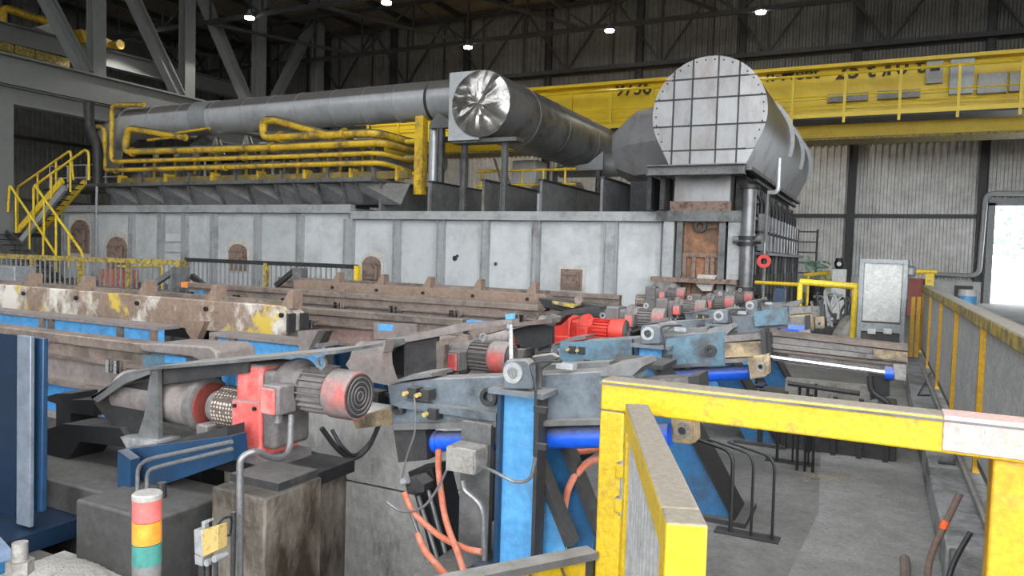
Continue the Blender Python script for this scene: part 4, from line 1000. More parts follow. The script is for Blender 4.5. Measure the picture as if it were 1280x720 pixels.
B().px([(640, 412), (672, 404), (690, 408), (690, 430), (670, 436), (645, 430)], 6.4, .06).build('side_sheet', 'dark_steel', h3)
B().px([(676, 402), (688, 393), (700, 396), (690, 410), (688, 440), (672, 440)], 6.5, .05).build('flare', 'grey_steel', h3)
B().px([(686, 398), (705, 388), (750, 383), (750, 388), (708, 394), (692, 408)], 6.9, .2).build('top_plate', 'dark_steel', h3)
# table side beams running away under the motors
B().box(-4.35, -3.75, 14.15, 14.6, -.9, .505).build('motor_stand', 'concrete_dark', label='dark stand under the small orange red motor', cat='stand')
tb = thing('table_side_beam', 'dark steel side beam running away beneath the row of motors', 'beam', (-3.3, 9, -.9))
B().ibeam((-3.45, 4.9, .36), (-3.45, 15.5, .36), .2, .25, .03).build('beam', 'dark_steel', tb)
B().ibeam((-2.85, 5.0, .3), (-2.85, 15.5, .3), .25, .25, .03).build('beam', 'dark_steel', tb)
for k in range(6):
    B().box(-3.0, -2.7, 5.1+2.1*k, 5.5+2.1*k, -.9, .2).build('pedestal', 'concrete_dark', tb)
# conveyor oil tray strip with greasy top
B().px([(440, 522), (500, 508), (500, 530), (445, 536)], 3.75, .5).build('oil_tray', 'grease_tan', label='oily brown strip between the nearest motor and the grey arm', cat='tray')
B().box(-3.75, -3.55, 4.82, 4.95, -.9, .5).build('leg', 'dark_steel', ap)
# sensor on stem
sn = thing('sensor_post', 'small bright blue sensor head on a pale stem', 'sensor', (UX(640, 440, 5.0), 5.0, .5))
B().px([(631, 393), (641, 392), (641, 403), (637, 406), (632, 404)], 5.0, .05).build('sensor_head', 'blue_bright', sn, bevel=.006)
B().tube([U(638, 405, Y=5.02), U(639, 450, Y=5.02)], .016, 8).build('stem', 'white_paint', sn)
B().box(-2.95, UX(640, 450, 5.0)+.03, 5.0, 5.06, .42, .45).build('bracket', 'dark_steel', sn); q = U(639, 450, Y=5.02); B().cyl(q, (q.x, q.y, .43), .016, None, 8).build('stem', 'white_paint', sn)
B().ring(U(636, 409, Y=5.02), (1, .3, 0), .015, .03, .02, 10).build('clamp', 'galvanised', sn)

# ================================================================== PUSHER STATIONS (blue posts with tilting arms)
YA = 3.46
def station():
    t = thing('pusher_station', 'nearest pusher station: bright blue post carrying a grey tilting arm', 'pusher', (-1.69, YA, 0), group='pusher stations')
    pxp = lambda pts, Y, dy, n, m, par=t, bv=0: B().px(pts, Y, dy).build(n, m, par, bevel=bv)
    arm = pxp([(484, 481), (545, 473), (628, 470), (765, 463), (765, 531), (600, 535), (492, 537), (487, 506)], YA, .16, 'arm_body', 'blue_grey', t, .008)
    pxp([(484, 479), (540, 471), (540, 466), (515, 468)], YA-.03, .22, 'arm_nose_plate', 'grey_steel', arm)
    pxp([(488, 505), (502, 500), (620, 517), (620, 527), (500, 510)], YA-.05, .06, 'stiffener', 'blue_grey', arm)
    pxp([(490, 531), (620, 528), (620, 534), (492, 538)], YA-.06, .1, 'bottom_flange', 'grey_steel', arm)
    pxp([(672, 527), (765, 524), (765, 531), (672, 533)], YA-.06, .1, 'bottom_flange', 'grey_steel', arm)
    pxp([(598, 522), (622, 520), (622, 556), (608, 548), (600, 535)], YA-.04, .05, 'gusset', 'dark_steel', arm)
    for x, y, r in ((612, 496, .05), (499, 510, .038)):
        c = U(x, y, Y=YA-.02); B().ring(c, (0, 1, 0), r*.6, r, .04, 20).build('boss', 'dark_steel', arm)
    for x, y in ((518, 491), (534, 493), (543, 517)):
        c = U(x, y, Y=YA-.05); cl = B().box(c.x-.028, c.x+.028, c.y-.03, c.y+.04, c.z-.03, c.z+.03).build('hose_clamp', 'dark_steel', arm); B().cyl(c+V((-.03, -.06, 0)), c+V((-.03, 0, 0)), .013, None, 8).build('fitting', 'switch_yellow', cl)
    # top bar and right-hand head of the arm
    pxp([(672, 457), (762, 452), (762, 462), (672, 468)], YA+.16, .1, 'top_bar', 'grey_steel', arm)
    pxp([(748, 470), (758, 458), (800, 451), (803, 458), (790, 470)], YA-.03, .25, 'head_cap', 'grey_steel', arm)
    pxp([(764, 470), (793, 470), (793, 530), (764, 531)], YA-.02, .2, 'head_block', 'blue_grey', arm)
    rm = pxp([(790, 475), (868, 472), (874, 476), (874, 510), (790, 500)], YA+.02, .14, 'ram_guide', 'grease_bar')
    pxp([(860, 471), (874, 469), (876, 512), (862, 512)], YA-.0, .2, 'guide_end', 'dark_steel', rm)
    # post
    x0, x1 = UX(620, 560, YA-.12), UX(672, 560, YA-.12); zt = UZ(645, 492, YA-.12)
    po = B().box(x0+.015, x1-.015, YA-.08, YA-.05, 0, zt).build('post_web', 'blue_bright', t)
    B().box(x0, x0+.02, YA-.12, YA-.01, 0, zt).build('post_flange', 'blue_deep', t); B().box(x1-.02, x1, YA-.12, YA-.01, 0, zt).build('post_flange', 'dark_steel', t)
    B().box(x0-.02, x1+.05, YA-.19, YA-.0, zt, zt+.025).build('cap_plate', 'blue_grey', t)
    B().box(x0-.1, x1+.1, YA-.25, YA+.1, 0, .03).build('base_plate', 'blue_deep', t)
    pb = pxp([(628, 487), (628, 456), (634, 450), (656, 449), (663, 455), (664, 487)], YA-.17, .07, 'pillow_block', 'blue_grey', t, .01)
    c = U(642, 466, Y=YA-.17); B().ring(c, (0, 1, 0), .03, .052, .03, 24).build('bearing_ring', 'galvanised', pb); B().cyl(c+V((0, -.012, 0)), c+V((0, .01, 0)), .03, None, 20).build('bearing_cap', 'chrome', pb)
    pxp([(660, 462), (664, 445), (690, 441), (700, 447), (688, 455), (676, 462), (676, 487), (664, 487)], YA-.08, .03, 'block_bracket', 'grey_steel', t, .01)
    # grease line on the post
    B().tube([U(702, 452, Y=YA-.2), U(672, 452, Y=YA-.2), U(662, 456, Y=YA-.22), U(670, 480, Y=YA-.22), U(668, 570, Y=YA-.22)], .007, 6, .06).build('grease_line', 'rubber', t)
    for y in (512, 558):
        c = U(672, y, Y=YA-.22); B().box(c.x-.02, c.x+.045, c.y-.005, c.y+.025, c.z-.014, c.z+.014).build('line_clip', 'dark_steel', t)
    for x in (690, 698):
        a = U(x, 450, Y=YA-.0); B().cyl(a, a+V((0, 0, .06)), .006, None, 6).build('nipple', 'chrome', arm)
    c = U(707, 458, Y=YA); B().box(c.x-.04, c.x+.05, c.y-.03, c.y+.03, c.z-.01, c.z+.02).build('nipple_block', 'galvanised', arm)
    # hydraulic cylinder under the arm
    p0, p1 = U(548, 552, Y=YA+.07), U(838, 543, Y=YA+.07)
    cy = B().cyl(p0, p1, .056, None, 24).build('cylinder', 'blue_cylinder', t)
    B().cyl(U(535, 553, Y=YA+.07), U(550, 552, Y=YA+.07), .061, None, 24).build('cylinder_cap', 'blue_cylinder', cy)
    c = U(522, 552, Y=YA+.07); B().ring(c, (0, 1, 0), .022, .05, .06, 16).build('clevis', 'dark_steel', cy)
    pxp([(492, 538), (532, 538), (534, 575), (498, 578)], YA-.02, .1, 'clevis_bracket', 'dark_steel', t)
    eb = pxp([(838, 515), (868, 513), (870, 553), (862, 556), (840, 553)], YA-.14, .1, 'end_bracket', 'grease_tan', t, .006)
    c = U(853, 538, Y=YA-.15); B().ring(c, (0, 1, 0), .018, .036, .03, 16).build('pin_plate', 'box_grey', eb); B().cyl(c-V((0, .01, 0)), c, .018, None, 12).build('pin', 'dark_steel', eb)
    # raking braces right of the post
    for k, (web, edge, yy, m) in enumerate((([(660, 575), (666, 586), (706, 682), (706, 692), (660, 692)], [(665, 580), (672, 580), (714, 684), (706, 684)], YA+.05, 'blue_bright'),
                                         ([(672, 556), (700, 554), (744, 668), (740, 690), (716, 690), (672, 588)], [(698, 554), (706, 554), (752, 672), (744, 672)], YA+.3, 'blue_mid'))):
        w_ = pxp(web, yy, .03, 'brace_web', m); pxp(edge, yy-.04, .12, 'brace_flange', 'dark_steel', w_)
    B().box(-1.75, -1.25, YA-.0, YA+.45, 0, .025).build('brace_foot', 'dark_steel', t)
    return t
st1 = station()
st2 = place(st1, (0.02, 2.32, -.0), 'second pusher station: blue post whose arm has a teal side and an extended ram')
st3 = place(st1, (.12, 4.62, .0), 'third pusher station, blue post with bearing block among the far motors')
place(st1, (.12, 6.72, .0), 'fourth pusher station, farthest blue post near the furnace corner')
# teal cover plates and guide blocks of the farther arms
B().px([(700, 428), (790, 424), (790, 474), (735, 474), (700, 448)], 5.72, .04).build('arm_cover', 'blue_teal', st2)
ac = B().px([(826, 425), (905, 414), (907, 457), (826, 460)], 5.72, .04).build('arm_cover', 'blue_teal', st2)
c = U(888, 438, Y=5.7); B().ring(c, (0, 1, 0), .022, .045, .04, 16).build('boss', 'dark_steel', ac)
gb = B().px([(905, 429), (952, 426), (954, 445), (906, 447)], 5.7, .2).build('guide_block', 'grease_tan', st2)
B().px([(905, 420), (950, 416), (952, 424), (905, 428)], 5.68, .2).build('top_strip', 'grease_bar', gb)
B().px([(906, 449), (953, 446), (953, 452), (906, 454)], 5.68, .2).build('strip', 'grease_bar', gb)
B().px([(934, 448), (953, 447), (958, 470), (938, 474)], 5.62, .1).build('end_bracket', 'grease_tan', gb)
B().px([(950, 412), (956, 411), (960, 470), (954, 470)], 5.66, .25).build('end_plate', 'dark_steel', gb)
g3 = B().px([(987, 394), (1015, 392), (1016, 413), (1000, 414), (988, 402)], 8.12, .2).build('guide_block', 'grease_tan', st3)
B().px([(987, 384), (1014, 383), (1015, 391), (987, 393)], 8.1, .2).build('top_strip', 'grease_bar', g3)
B().px([(942, 390), (984, 384), (986, 405), (944, 408)], 8.0, .04).build('arm_cover', 'blue_teal', st3)
B().cyl(U(985, 411, Y=8.0), U(1006, 413, Y=8.0), .055, None, 14).build('short_cylinder', 'blue_cylinder', st3)
# raking braces standing between the stations
for k, lab in enumerate(('nearest blue raking brace seen through the gate', 'middle blue raking brace seen through the gate', 'farthest blue raking brace beneath the extended ram')):
    y = 4.72+2.15*k
    t = thing('raking_brace', lab, 'brace', (-.9, y, 0), group='raking braces')
    for dd in (0, .3):
        B().prism([(-1.5, y+dd, .92), (-1.28, y+dd, .92), (-.74, y+dd, .02), (-1.0, y+dd, .02)], (0, .03, 0)).build('brace_web', 'blue_deep' if dd else 'blue_mid', t)
    B().prism([(-1.28, y-.03, .92), (-1.26, y-.03, .92), (-.72, y-.03, .02), (-.74, y-.03, .02)], (0, .36, 0)).build('brace_flange', 'black_steel', t)
    B().box(-1.1, -.66, y-.06, y+.4, 0, .03).build('foot', 'dark_steel', t)
    B().box(-1.6, -1.22, y-.02, y+.35, .92, .95).build('head_plate', 'dark_steel', t)

# extended ram of the second station, reaching the kerb
rm = thing('extended_ram', 'long greasy ram rail reaching from second arm to the kerb', 'ram', (-.3, 5.9, .3))
for i, (ya, yb, yc, yd, m) in enumerate(((412, 418, 432, 439, 'rail_brown'), (419, 427, 440, 447, 'grease_bar'), (428, 434, 448, 454, 'grease_bar'), (435, 438, 455, 459, 'rail_brown'))):
    B().px([(955, ya), (1135, yc), (1135, yd), (955, yb)], 5.9+.03*(i % 2), .14).build('rail_strip', m, rm)
B().px([(1092, 436), (1134, 441), (1134, 452), (1092, 447)], 5.88, .02).build('bare_face', 'grease_tan', rm)
B().px([(985, 441), (1120, 456), (1120, 470), (985, 455)], 6.0, .03).build('back_plate', 'box_grey', rm)
rod = B().cyl(U(958, 446, Y=5.8), U(1108, 466, Y=5.8), .022, None, 16).build('piston_rod', 'chrome', rm)
B().cyl(U(1106, 466, Y=5.8), U(1117, 467, Y=5.8), .05, None, 16).build('rod_collar', 'blue_cylinder', rm)
B().px([(1116, 456), (1133, 457), (1133, 477), (1118, 475)], 5.76, .1).build('rod_bracket', 'box_grey', rm, bevel=.006)
B().px([(1085, 470), (1112, 472), (1112, 495), (1088, 500)], 5.85, .2).build('valve', 'black_steel', rm)
B().tube([U(1087, 470, Y=5.8), U(1088, 490, Y=5.8), U(1110, 503, Y=5.8), U(1112, 512, Y=5.8)], .02, 8, .08).build('hose', 'rubber', rm)
B().tube([U(985, 479, Y=6.2), U(1075, 492, Y=6.2)], .02, 8).build('lower_line', 'dark_steel', rm)
for x in (1000, 1010, 1020): B().tube([U(x, 480, Y=6.2), V((UX(x, 500, 6.2), 6.2, 0))], .012, 6).build('line_drop', 'black_steel', rm)

rb_ = thing('ram_base', 'dark concrete base with pipes under the extended ram', 'base', (-.3, 7, 0))
B().box(-.95, .2, 6.9, 7.6, 0, .42).build('block', 'concrete_dark', rb_, bevel=.01)
for z in (.44, .36, .27): B().cyl((-.95, 6.86, z), (.2, 6.86, z), .02, None, 8).build('pipe', 'galvanised' if z > .4 else 'dark_steel', rb_)
for k in range(6): B().box(-.9+.2*k, -.86+.2*k, 6.83, 6.9, 0, .5).build('bracket', 'black_steel', rb_)
B().box(-.7, .05, 6.95, 7.1, .42, .6).build('rail', 'box_grey', rb_)
# hydraulic hoses and fittings around the first station
def hose(lab, pts, r, m, fil=.15):
    B().tube([U(x, y, Y=Y) for x, y, Y in pts], r, 10, fil, 6).build('hose', m, label=lab, cat='hose', group='hydraulic hoses')
hose('orange hose dropping from the blue cylinder beside the junction box', [(548, 562, 3.34), (548, 590, 3.34), (556, 650, 3.3), (572, 690, 3.2), (580, 715, 3.1)], .017, 'hose_orange')
hose('orange wrapped hose sweeping right below the junction box', [(505, 615, 3.3), (515, 640, 3.3), (550, 672, 3.28), (585, 687, 3.25), (602, 690, 3.25)], .017, 'hose_orange')
hose('lower orange wrapped hose near the pit', [(522, 668, 3.2), (530, 688, 3.15), (545, 705, 3.1), (560, 722, 3.0)], .017, 'hose_orange')
hose('red brown hose arching left of the gate post', [(752, 573, 3.9), (735, 577, 3.8), (712, 602, 3.7), (704, 640, 3.7), (706, 672, 3.7)], .02, 'hose_orange')
hose('second red brown hose behind the arching one', [(752, 560, 4.1), (725, 566, 4.1), (700, 560, 4.1)], .018, 'hose_orange')
hose('thin black and white cable looping left of the junction box', [(563, 578, 3.27), (548, 610, 3.28), (528, 638, 3.25), (500, 640, 3.25), (484, 628, 3.25)], .007, 'conduit')
hose('thin grey cable hanging from the arm clamps', [(518, 493, 3.36), (520, 540, 3.36), (508, 570, 3.36), (502, 600, 3.36)], .005, 'conduit')
hose('thick black cable sagging right of the nearest motor', [(402, 535, 3.5), (420, 560, 3.6), (440, 576, 3.7), (460, 562, 3.8), (472, 535, 3.9)], .016, 'rubber')
hose('second black cable sagging beside the thick one', [(415, 537, 3.6), (425, 556, 3.6), (442, 573, 3.7), (462, 555, 3.85), (474, 532, 3.9)], .012, 'rubber')
jb = thing('junction_box', 'dirty grey metal junction box left of the nearest blue post', 'junction box', (UX(580, 600, 3.3), 3.3, .45))
a = U(558, 557, Y=3.22); c = U(601, 601, Y=3.22)
B().box(a.x, c.x-.035, 3.22, 3.36, c.z+.02, a.z).build('box', 'box_grey', jb, bevel=.008)
B().box(a.x+.006, c.x-.041, 3.21, 3.225, c.z+.026, a.z-.006).build('lid', 'box_grey', jb)
B().tube([U(598, 582, Y=3.26), U(615, 588, Y=3.2), U(645, 604, Y=3.2), U(664, 600, Y=3.2), U(669, 572, Y=3.2)], .009, 8, .1).build('cable', 'conduit', jb)
B().tube([U(578, 600, Y=3.28), U(580, 612, Y=3.28), U(604, 632, Y=3.28), U(605, 700, Y=3.28)], .015, 8, .1).build('conduit_pipe', 'conduit', jb)
B().box(UX(575, 600, 3.38), UX(612, 600, 3.38), 3.38, 3.42, -.0, .75).build('back_plate', 'grey_steel', jb)
vb = thing('valve_stack', 'black slanted hydraulic valve stack hung with orange hoses', 'valve', (-2.2, 3.5, -.4))
B().px([(510, 590), (540, 585), (565, 690), (575, 720), (545, 720), (530, 660)], 3.5, .2).build('body', 'black_steel', vb)
B().px([(505, 600), (520, 596), (530, 606), (530, 615), (510, 618)], 3.38, .1).build('manifold', 'dark_steel', vb)
for i in range(3): B().tube([U(514+9*i, 640-20*i, Y=3.46), U(540+9*i, 715-10*i, Y=3.46)], .012, 8).build('line', 'conduit', vb)
B().cyl(U(503, 603, Y=3.36), U(510, 600, Y=3.36), .02, None, 10).build('fitting', 'galvanised', vb)

# ------------------------------------------------------------------ concrete
fb = thing('foundation_wall', 'stained pale concrete foundation wall behind the sagging cables', 'foundation', (-3.3, 4.5, -.9))
zt = UZ(460, 524, 4.3); zj = UZ(460, 606, 4.3)
B().box(-3.95, -2.62, 4.3, 4.8, zj+.008, zt).build('upper_pour', 'concrete', fb)
B().box(-3.95, -2.6, 4.3, 4.8, -.9, zj-.008).build('lower_pour', 'concrete', fb)
B().box(-3.9, -2.65, 4.33, 4.75, zj-.01, zj+.01).build('joint', 'concrete_dark', fb)
mp_ = thing('motor_pier', 'oil streaked concrete pier under the nearest gear motor', 'pier', (-2.75, 2.85, -.9))
B().box(-2.96, -2.6, 2.64, 3.05, -.9, .43).build('concrete', 'concrete_oily', mp_, bevel=.012)
B().box(-2.95, -2.62, 2.75, 3.04, .43, .47).build('cap_plate', 'dark_steel', mp_)
lb = thing('side_block', 'low dark concrete block behind the stack light', 'block', (-3.4, 2.6, -.9))
B().box(-3.75, -3.15, 2.45, 3.0, -.9, .28).build('block', 'concrete_dark', lb, bevel=.015)
B().cyl((-3.4, 2.7, .28), (-3.4, 2.7, .36), .025, None, 10).build('anchor', 'dark_steel', lb)
B().box(-6.2, -3.76, 2.7, 3.3, -.9, .22).build('left_plinth', 'concrete_dark', label='dark concrete plinth to the right of the blue column', cat='plinth', bevel=.015)
B().box(-5.2, -2.5, 1.76, 2.44, -.9, -.05).build('left_footing', 'concrete_dark', label='dark footing under the blue column at left edge', cat='footing')
def heap(lab, cx, cy, z0, rx, ry, h, seed):
    r = random.Random(seed); n = 26; vs = []
    for j in range(n):
        for i in range(n):
            u, v = (i/(n-1)*2-1), (j/(n-1)*2-1); q = max(0, 1-u*u-v*v)
            vs.append((cx+u*rx, cy+v*ry, z0+h*q+(r.uniform(-.05, .05)*h*1.6 if q > 0 else 0)))
    B().add(vs, [(j*n+i, j*n+i+1, (j+1)*n+i+1, (j+1)*n+i) for j in range(n-1) for i in range(n-1)]).build('dust_heap', 'dust_heap', label=lab, cat='heap', group='dust heaps')
heap('pale dust heap between the blue column and the dark block', -3.62, 2.3, -.05, .3, .2, .05, 4)
heap('pale gravel heap behind the foot of the stack light', -3.0, 2.08, -.05, .45, .28, .07, 8)

# ------------------------------------------------------------------ blue column at the left edge
lc = thing('blue_column', 'blue steel column with pale edge standing at the left picture edge', 'column', (-4.0, 2.45, -.05))
xa, xb = UX(20, 540, 2.45), UX(40, 540, 2.45)
B().px([(-60, 412), (22, 420), (20, 648), (-60, 640)], 2.5, .03).build('web', 'navy_shaded', lc)
B().px([(21, 418), (38, 421), (37, 660), (20, 655)], 2.42, .025).build('front_flange', 'pale_edge', lc, bevel=.005)
B().px([(39, 421), (54, 423), (52, 640), (38, 640)], 2.47, .03).build('rear_flange', 'blue_deep', lc, bevel=.005)
B().box(xa-.6, xb+.08, 2.2, 2.75, -.05, .05).build('base_plate', 'navy_shaded', lc)
B().prism([(xb, 2.25, .05), (xb+.22, 2.25, -.05), (xb+.22, 2.0, -.05), (xb, 2.2, .05)], (0, 0, .06)).build('base_gusset', 'blue_mid', lc)
p = U(25, 700, Y=1.95)
B().cyl((p.x, p.y, -.05), (p.x, p.y, p.z+.08), .032, None, 14).build('anchor_bolt', 'box_grey', lc)
B().cyl((p.x, p.y, p.z-.06), (p.x, p.y, p.z-.0), .055, None, 6).build('nut', 'box_grey', lc)

# ------------------------------------------------------------------ stack light, limit switch, conduits
p = U(184, 620, Y=1.3); sx, sy, sz = p.x, p.y, p.z
sl_ = thing('stack_light', 'red amber green signal stack light with pale cap, in front', 'signal light', (sx, sy, 0))
B().cyl((sx, sy, sz-.062), (sx, sy, sz-.005), .036, None, 28).build('red_lens', 'lamp_red', sl_)
B().cyl((sx, sy, sz-.122), (sx, sy, sz-.064), .036, None, 28).build('amber_lens', 'lamp_amber', sl_)
B().cyl((sx, sy, sz-.178), (sx, sy, sz-.124), .036, None, 28).build('green_lens', 'lamp_green', sl_)
B().lathe((sx, sy, sz-.006), (0, 0, 1), [(0, .037), (.012, .037), (.016, .033)], 28).build('cap', 'lamp_cap', sl_)
B().lathe((sx, sy, sz-.34), (0, 0, 1), [(0, .03), (.05, .03), (.15, .036), (.162, .036)], 28).build('body', 'lamp_body', sl_)
B().cyl((sx, sy, 0), (sx, sy, sz-.33), .014, None, 12).build('pole', 'lamp_body', sl_)
ls = thing('limit_switch', 'small switch box with yellow warning face, beside the grey conduit', 'switch', (UX(258, 690, 2.1), 2.1, 0))
a = U(252, 660, Y=2.1); c = U(272, 690, Y=2.1)
B().prism([U(x, y, Y=2.1) for x, y in ((252, 663), (272, 657), (272, 688), (253, 697))], (-.0, .05, 0)).build('yellow_face', 'switch_yellow', ls, bevel=.003)
B().prism([U(x, y, Y=2.1) for x, y in ((242, 662), (252, 663), (253, 697), (243, 692))], (0, .05, 0)).build('box_side', 'galvanised', ls, bevel=.003)
B().prism([U(x, y, Y=2.1) for x, y in ((243, 693), (253, 697), (253, 708), (244, 705))], (0, .05, 0)).build('foot', 'galvanised', ls)
B().prism([U(x, y, Y=2.12) for x, y in ((252, 652), (262, 649), (262, 652), (256, 655), (256, 662), (252, 663))], (0, .02, 0)).build('lever', 'galvanised', ls)
for x, y in ((260, 703), (270, 698)):
    q = U(x, y, Y=2.1); B().cyl(q+V((0, -.01, 0)), q+V((0, .05, 0)), .014, None, 14).build('gland', 'galvanised', ls)
    B().tube([q, q-V((0, 0, .12))], .009, 8).build('cable', 'rubber', ls)
B().bar((UX(250, 700, 2.14), 2.16, 0), (UX(250, 700, 2.14), 2.16, UZ(250, 690, 2.1)), .03, .03).build('stand', 'dark_steel', ls)
B().tube([U(300, 725, Y=2.5), U(300, 572, Y=2.5), U(318, 563, Y=2.55), U(345, 575, Y=2.7), U(362, 568, Y=2.85), U(364, 520, Y=2.97)], .016, 12, .09, 6).build('conduit_pipe', 'conduit',
    label='grey conduit bending up to the nearest motor terminal box', cat='conduit')
B().tube([U(291, 725, Y=2.45), U(292, 640, Y=2.45)], .012, 10).build('short_conduit', 'dark_steel', label='short dark conduit beside the tall grey one', cat='conduit')
B().tube([U(268, 662, Y=2.15), U(278, 648, Y=2.2), U(290, 645, Y=2.3), U(288, 670, Y=2.35), U(275, 668, Y=2.2)], .005, 6, .04).build('coiled_cable', 'rubber', label='thin black cable curling behind the switch box', cat='cable')

# ================================================================== GATE, FENCE, RIGHT-HAND SIDE
ga = thing('gateway', 'yellow square tube gate frame in the right foreground', 'gate frame', (-.25, 2.9, 0))
ZG = 1.15
B().box(-.985, -.885, 2.83, 2.95, 0, ZG-.125).build('left_post', 'yellow_gate', ga, bevel=.008)
B().box(-.985, .47, 2.83, 2.95, ZG-.125, ZG).build('top_rail', 'yellow_gate', ga, bevel=.008)
B().box(.365, .475, 2.86, 2.97, 0, ZG-.125).build('right_post', 'yellow_post', ga, bevel=.008)
B().box(-.988, .475, 2.822, 2.83, ZG-.018, ZG-.01).build('weld_seam', 'grey_steel', ga)
sg = B().box(.215, .462, 2.823, 2.955, ZG-.115, ZG+.004).build('sign_sleeve', 'sign_pink', ga, bevel=.004)
text('2', .05, (.32, 2.821, ZG-.095), (1, 0, 0), (.2, 0, 1), 'sign_text', 'lettering', sg, .0008)
text('0', .04, (.322, 2.821, ZG-.05), (1, 0, 0), (.2, 0, 1), 'sign_text', 'lettering', sg, .0008)
for z in (.80, .66):
    h = B().box(-.90, -.865, 2.79, 2.83, z-.03, z+.03).build('hinge', 'yellow_gate', ga, bevel=.006)
B().cyl((-.872, 2.80, .62), (-.872, 2.80, .84), .01, None, 8).build('hinge_pin', 'galvanised', ga)
# open leaf swung towards the viewer
lf = thing('gate_leaf', 'open yellow gate leaf with grey sheet infill swung towards the viewer', 'gate', (-.6, 2.1, .05))
P0 = V((-.80, 2.72, 0)); P1 = V((-.337, 1.548, 0)); d = (P1-P0).normalized(); s = V((-d.y, d.x, 0))
if s.x < 0: s = -s
def leafbox(a, c, w0, w1, z0, z1, n, m, bv=.006):
    q = [P0+d*a+s*w0, P0+d*c+s*w0, P0+d*c+s*w1, P0+d*a+s*w1]
    return B().prism([v+V((0, 0, z0)) for v in q], (0, 0, z1-z0)).build(n, m, lf, bevel=bv)
L = (P1-P0).length; ZL = 1.09
leafbox(0, L-.1, -.044, .044, ZL-.09, ZL, 'top_rail', 'yellow_gate'); leafbox(0, L-.1, -.044, .044, .06, .16, 'bottom_rail', 'yellow_gate')
leafbox(0, .09, -.044, .044, .16, ZL-.09, 'hinge_stile', 'yellow_gate'); leafbox(L-.1, L, -.044, .044, .06, ZL, 'end_stile', 'yellow_gate')
leafbox(.09, L-.1, -.02, .02, .16, ZL-.1, 'infill_sheet', 'mesh_grey', 0)
for k in range(12):
    a = .12+k*(L-.25)/12; leafbox(a, a+.012, -.032, -.02, .16, ZL-.1, 'infill_rib', 'mesh_grey', 0)
# low yellow kick barrier left of the gate
kb = thing('kick_barrier', 'low yellow barrier with dusty top left of the gate post', 'barrier', (-1.2, 2.6, 0))
q0, q1 = V((-1.0, 2.84, 0)), V((-1.42, 2.24, 0))
B().bar(q0+V((0, 0, .43)), q1+V((0, 0, .43)), .08, .03).build('top_angle', 'grey_steel', kb)
B().bar(q0+V((0, 0, .31)), q1+V((0, 0, .31)), .03, .2).build('kick_plate', 'yellow_gate', kb)
for k in range(4):
    c = q0.lerp(q1, .12+.2*k); e = q0.lerp(q1, .22+.2*k); n_ = V((.82, -.57, 0))*.02
    B().bar(c+n_+V((0, 0, .23)), e+n_+V((0, 0, .40)), .006, .008).build('scored_line', 'rail_brown', kb)
for q in (q0.lerp(q1, .03), q0.lerp(q1, .97)): B().box(q.x-.025, q.x+.025, q.y-.025, q.y+.025, 0, .415).build('leg', 'dark_steel', kb)
gt = thing('slotted_strip', 'black slotted strip between low barrier and gate post', 'strip', (-1.02, 2.85, 0))
B().box(-1.05, -.995, 2.86, 2.89, 0, .42).build('back', 'black_steel', gt)
for k in range(7): B().box(-1.05, -.995, 2.845, 2.86, .05+.05*k, .062+.05*k).build('slat', 'galvanised', gt)

# kerb and fence
XK0, XK1 = .38, .82
kb2 = B()
kr = thing('kerb', None, None, (.6, 7, 0), kind='structure')
for k in range(8): B().box(XK0+(.012 if k % 2 else 0), XK1, 1.0+1.7*k+.006, 1.0+1.7*(k+1)-.006, 0, .2).build('kerb_block', 'concrete_kerb', kr, bevel=.012)
fe = thing('fence', 'grey infilled fence with worn yellow top rail along the right kerb', 'fence', (.7, 9, .2))
XFE = .7; yf0, yf1 = 3.2, 14.2
B().box(XFE-.05, XFE+.08, yf0, yf1, 1.22, 1.31).build('top_rail', 'yellow_worn', fe, bevel=.01)
B().box(XFE-.02, XFE+.03, yf0, yf1, .25, .3).build('bottom_rail', 'grey_steel', fe)
for i, (y, w_) in enumerate(((14.0, .06), (11.95, .06), (10.0, .035), (8.08, .07), (6.1, .06), (4.2, .06))):
    B().box(XFE-.045, XFE+.03, y-w_/2, y+w_/2, .2, 1.22).build('post', 'yellow_post', fe)
pan = [(3.2, 4.17), (4.23, 6.07), (6.13, 8.04), (8.12, 9.98), (10.02, 11.92), (11.98, 13.97)]
for y0, y1 in pan:
    B().box(XFE+.0, XFE+.02, y0+.01, y1-.01, .3, 1.2).build('infill_sheet', 'mesh_grey', fe)
    b = B(); n = int((y1-y0)/.05)
    for k in range(n): yy = y0+.02+k*.05; b.box(XFE-.014, XFE, yy, yy+.02, .3, 1.2)
    b.build('infill_ribs', 'mesh_grey', fe, kind='stuff')
bt = thing('brick_pier', 'black tiled strip at the right edge behind the yellow gate post', 'pier', (.9, 3.2, 0))
for k in range(9): B().box(.56, .95, 3.05, 3.15, .03+.115*k, .135+.115*k).build('tile', 'black_steel', bt)
B().box(.565, .945, 3.07, 3.14, 0, 1.06).build('mortar', 'box_grey', bt)
wf = thing('wire_prop', 'thin dark wire triangle propped on the kerb by the fence', 'prop', (.5, 7.2, .2))
B().tube([U(1163, 466, X=.66), U(1147, 494, Z=.21), U(1162, 494, Z=.21)], .012, 6).build('wire', 'dark_steel', wf)
wf = thing('wire_prop', 'second wire prop on the kerb nearer the gate post', 'prop', (.5, 5.6, .2))
B().tube([U(1182, 558, X=.62), U(1174, 578, Z=.21), U(1193, 580, Z=.21), U(1194, 556, X=.66)], .012, 6).build('wire', 'dark_steel', wf)
B().tube([(XFE-.1, 3.3, .23), (XFE-.1, 12, .23)], .025, 8).build('kerb_pipe', 'grey_steel', label='grey pipe lying on the kerb at the fence foot', cat='pipe')
rd = thing('bent_rod', 'rusty bent steel rod with an orange mark leaning against the kerb', 'rod', (.28, 4.0, 0))
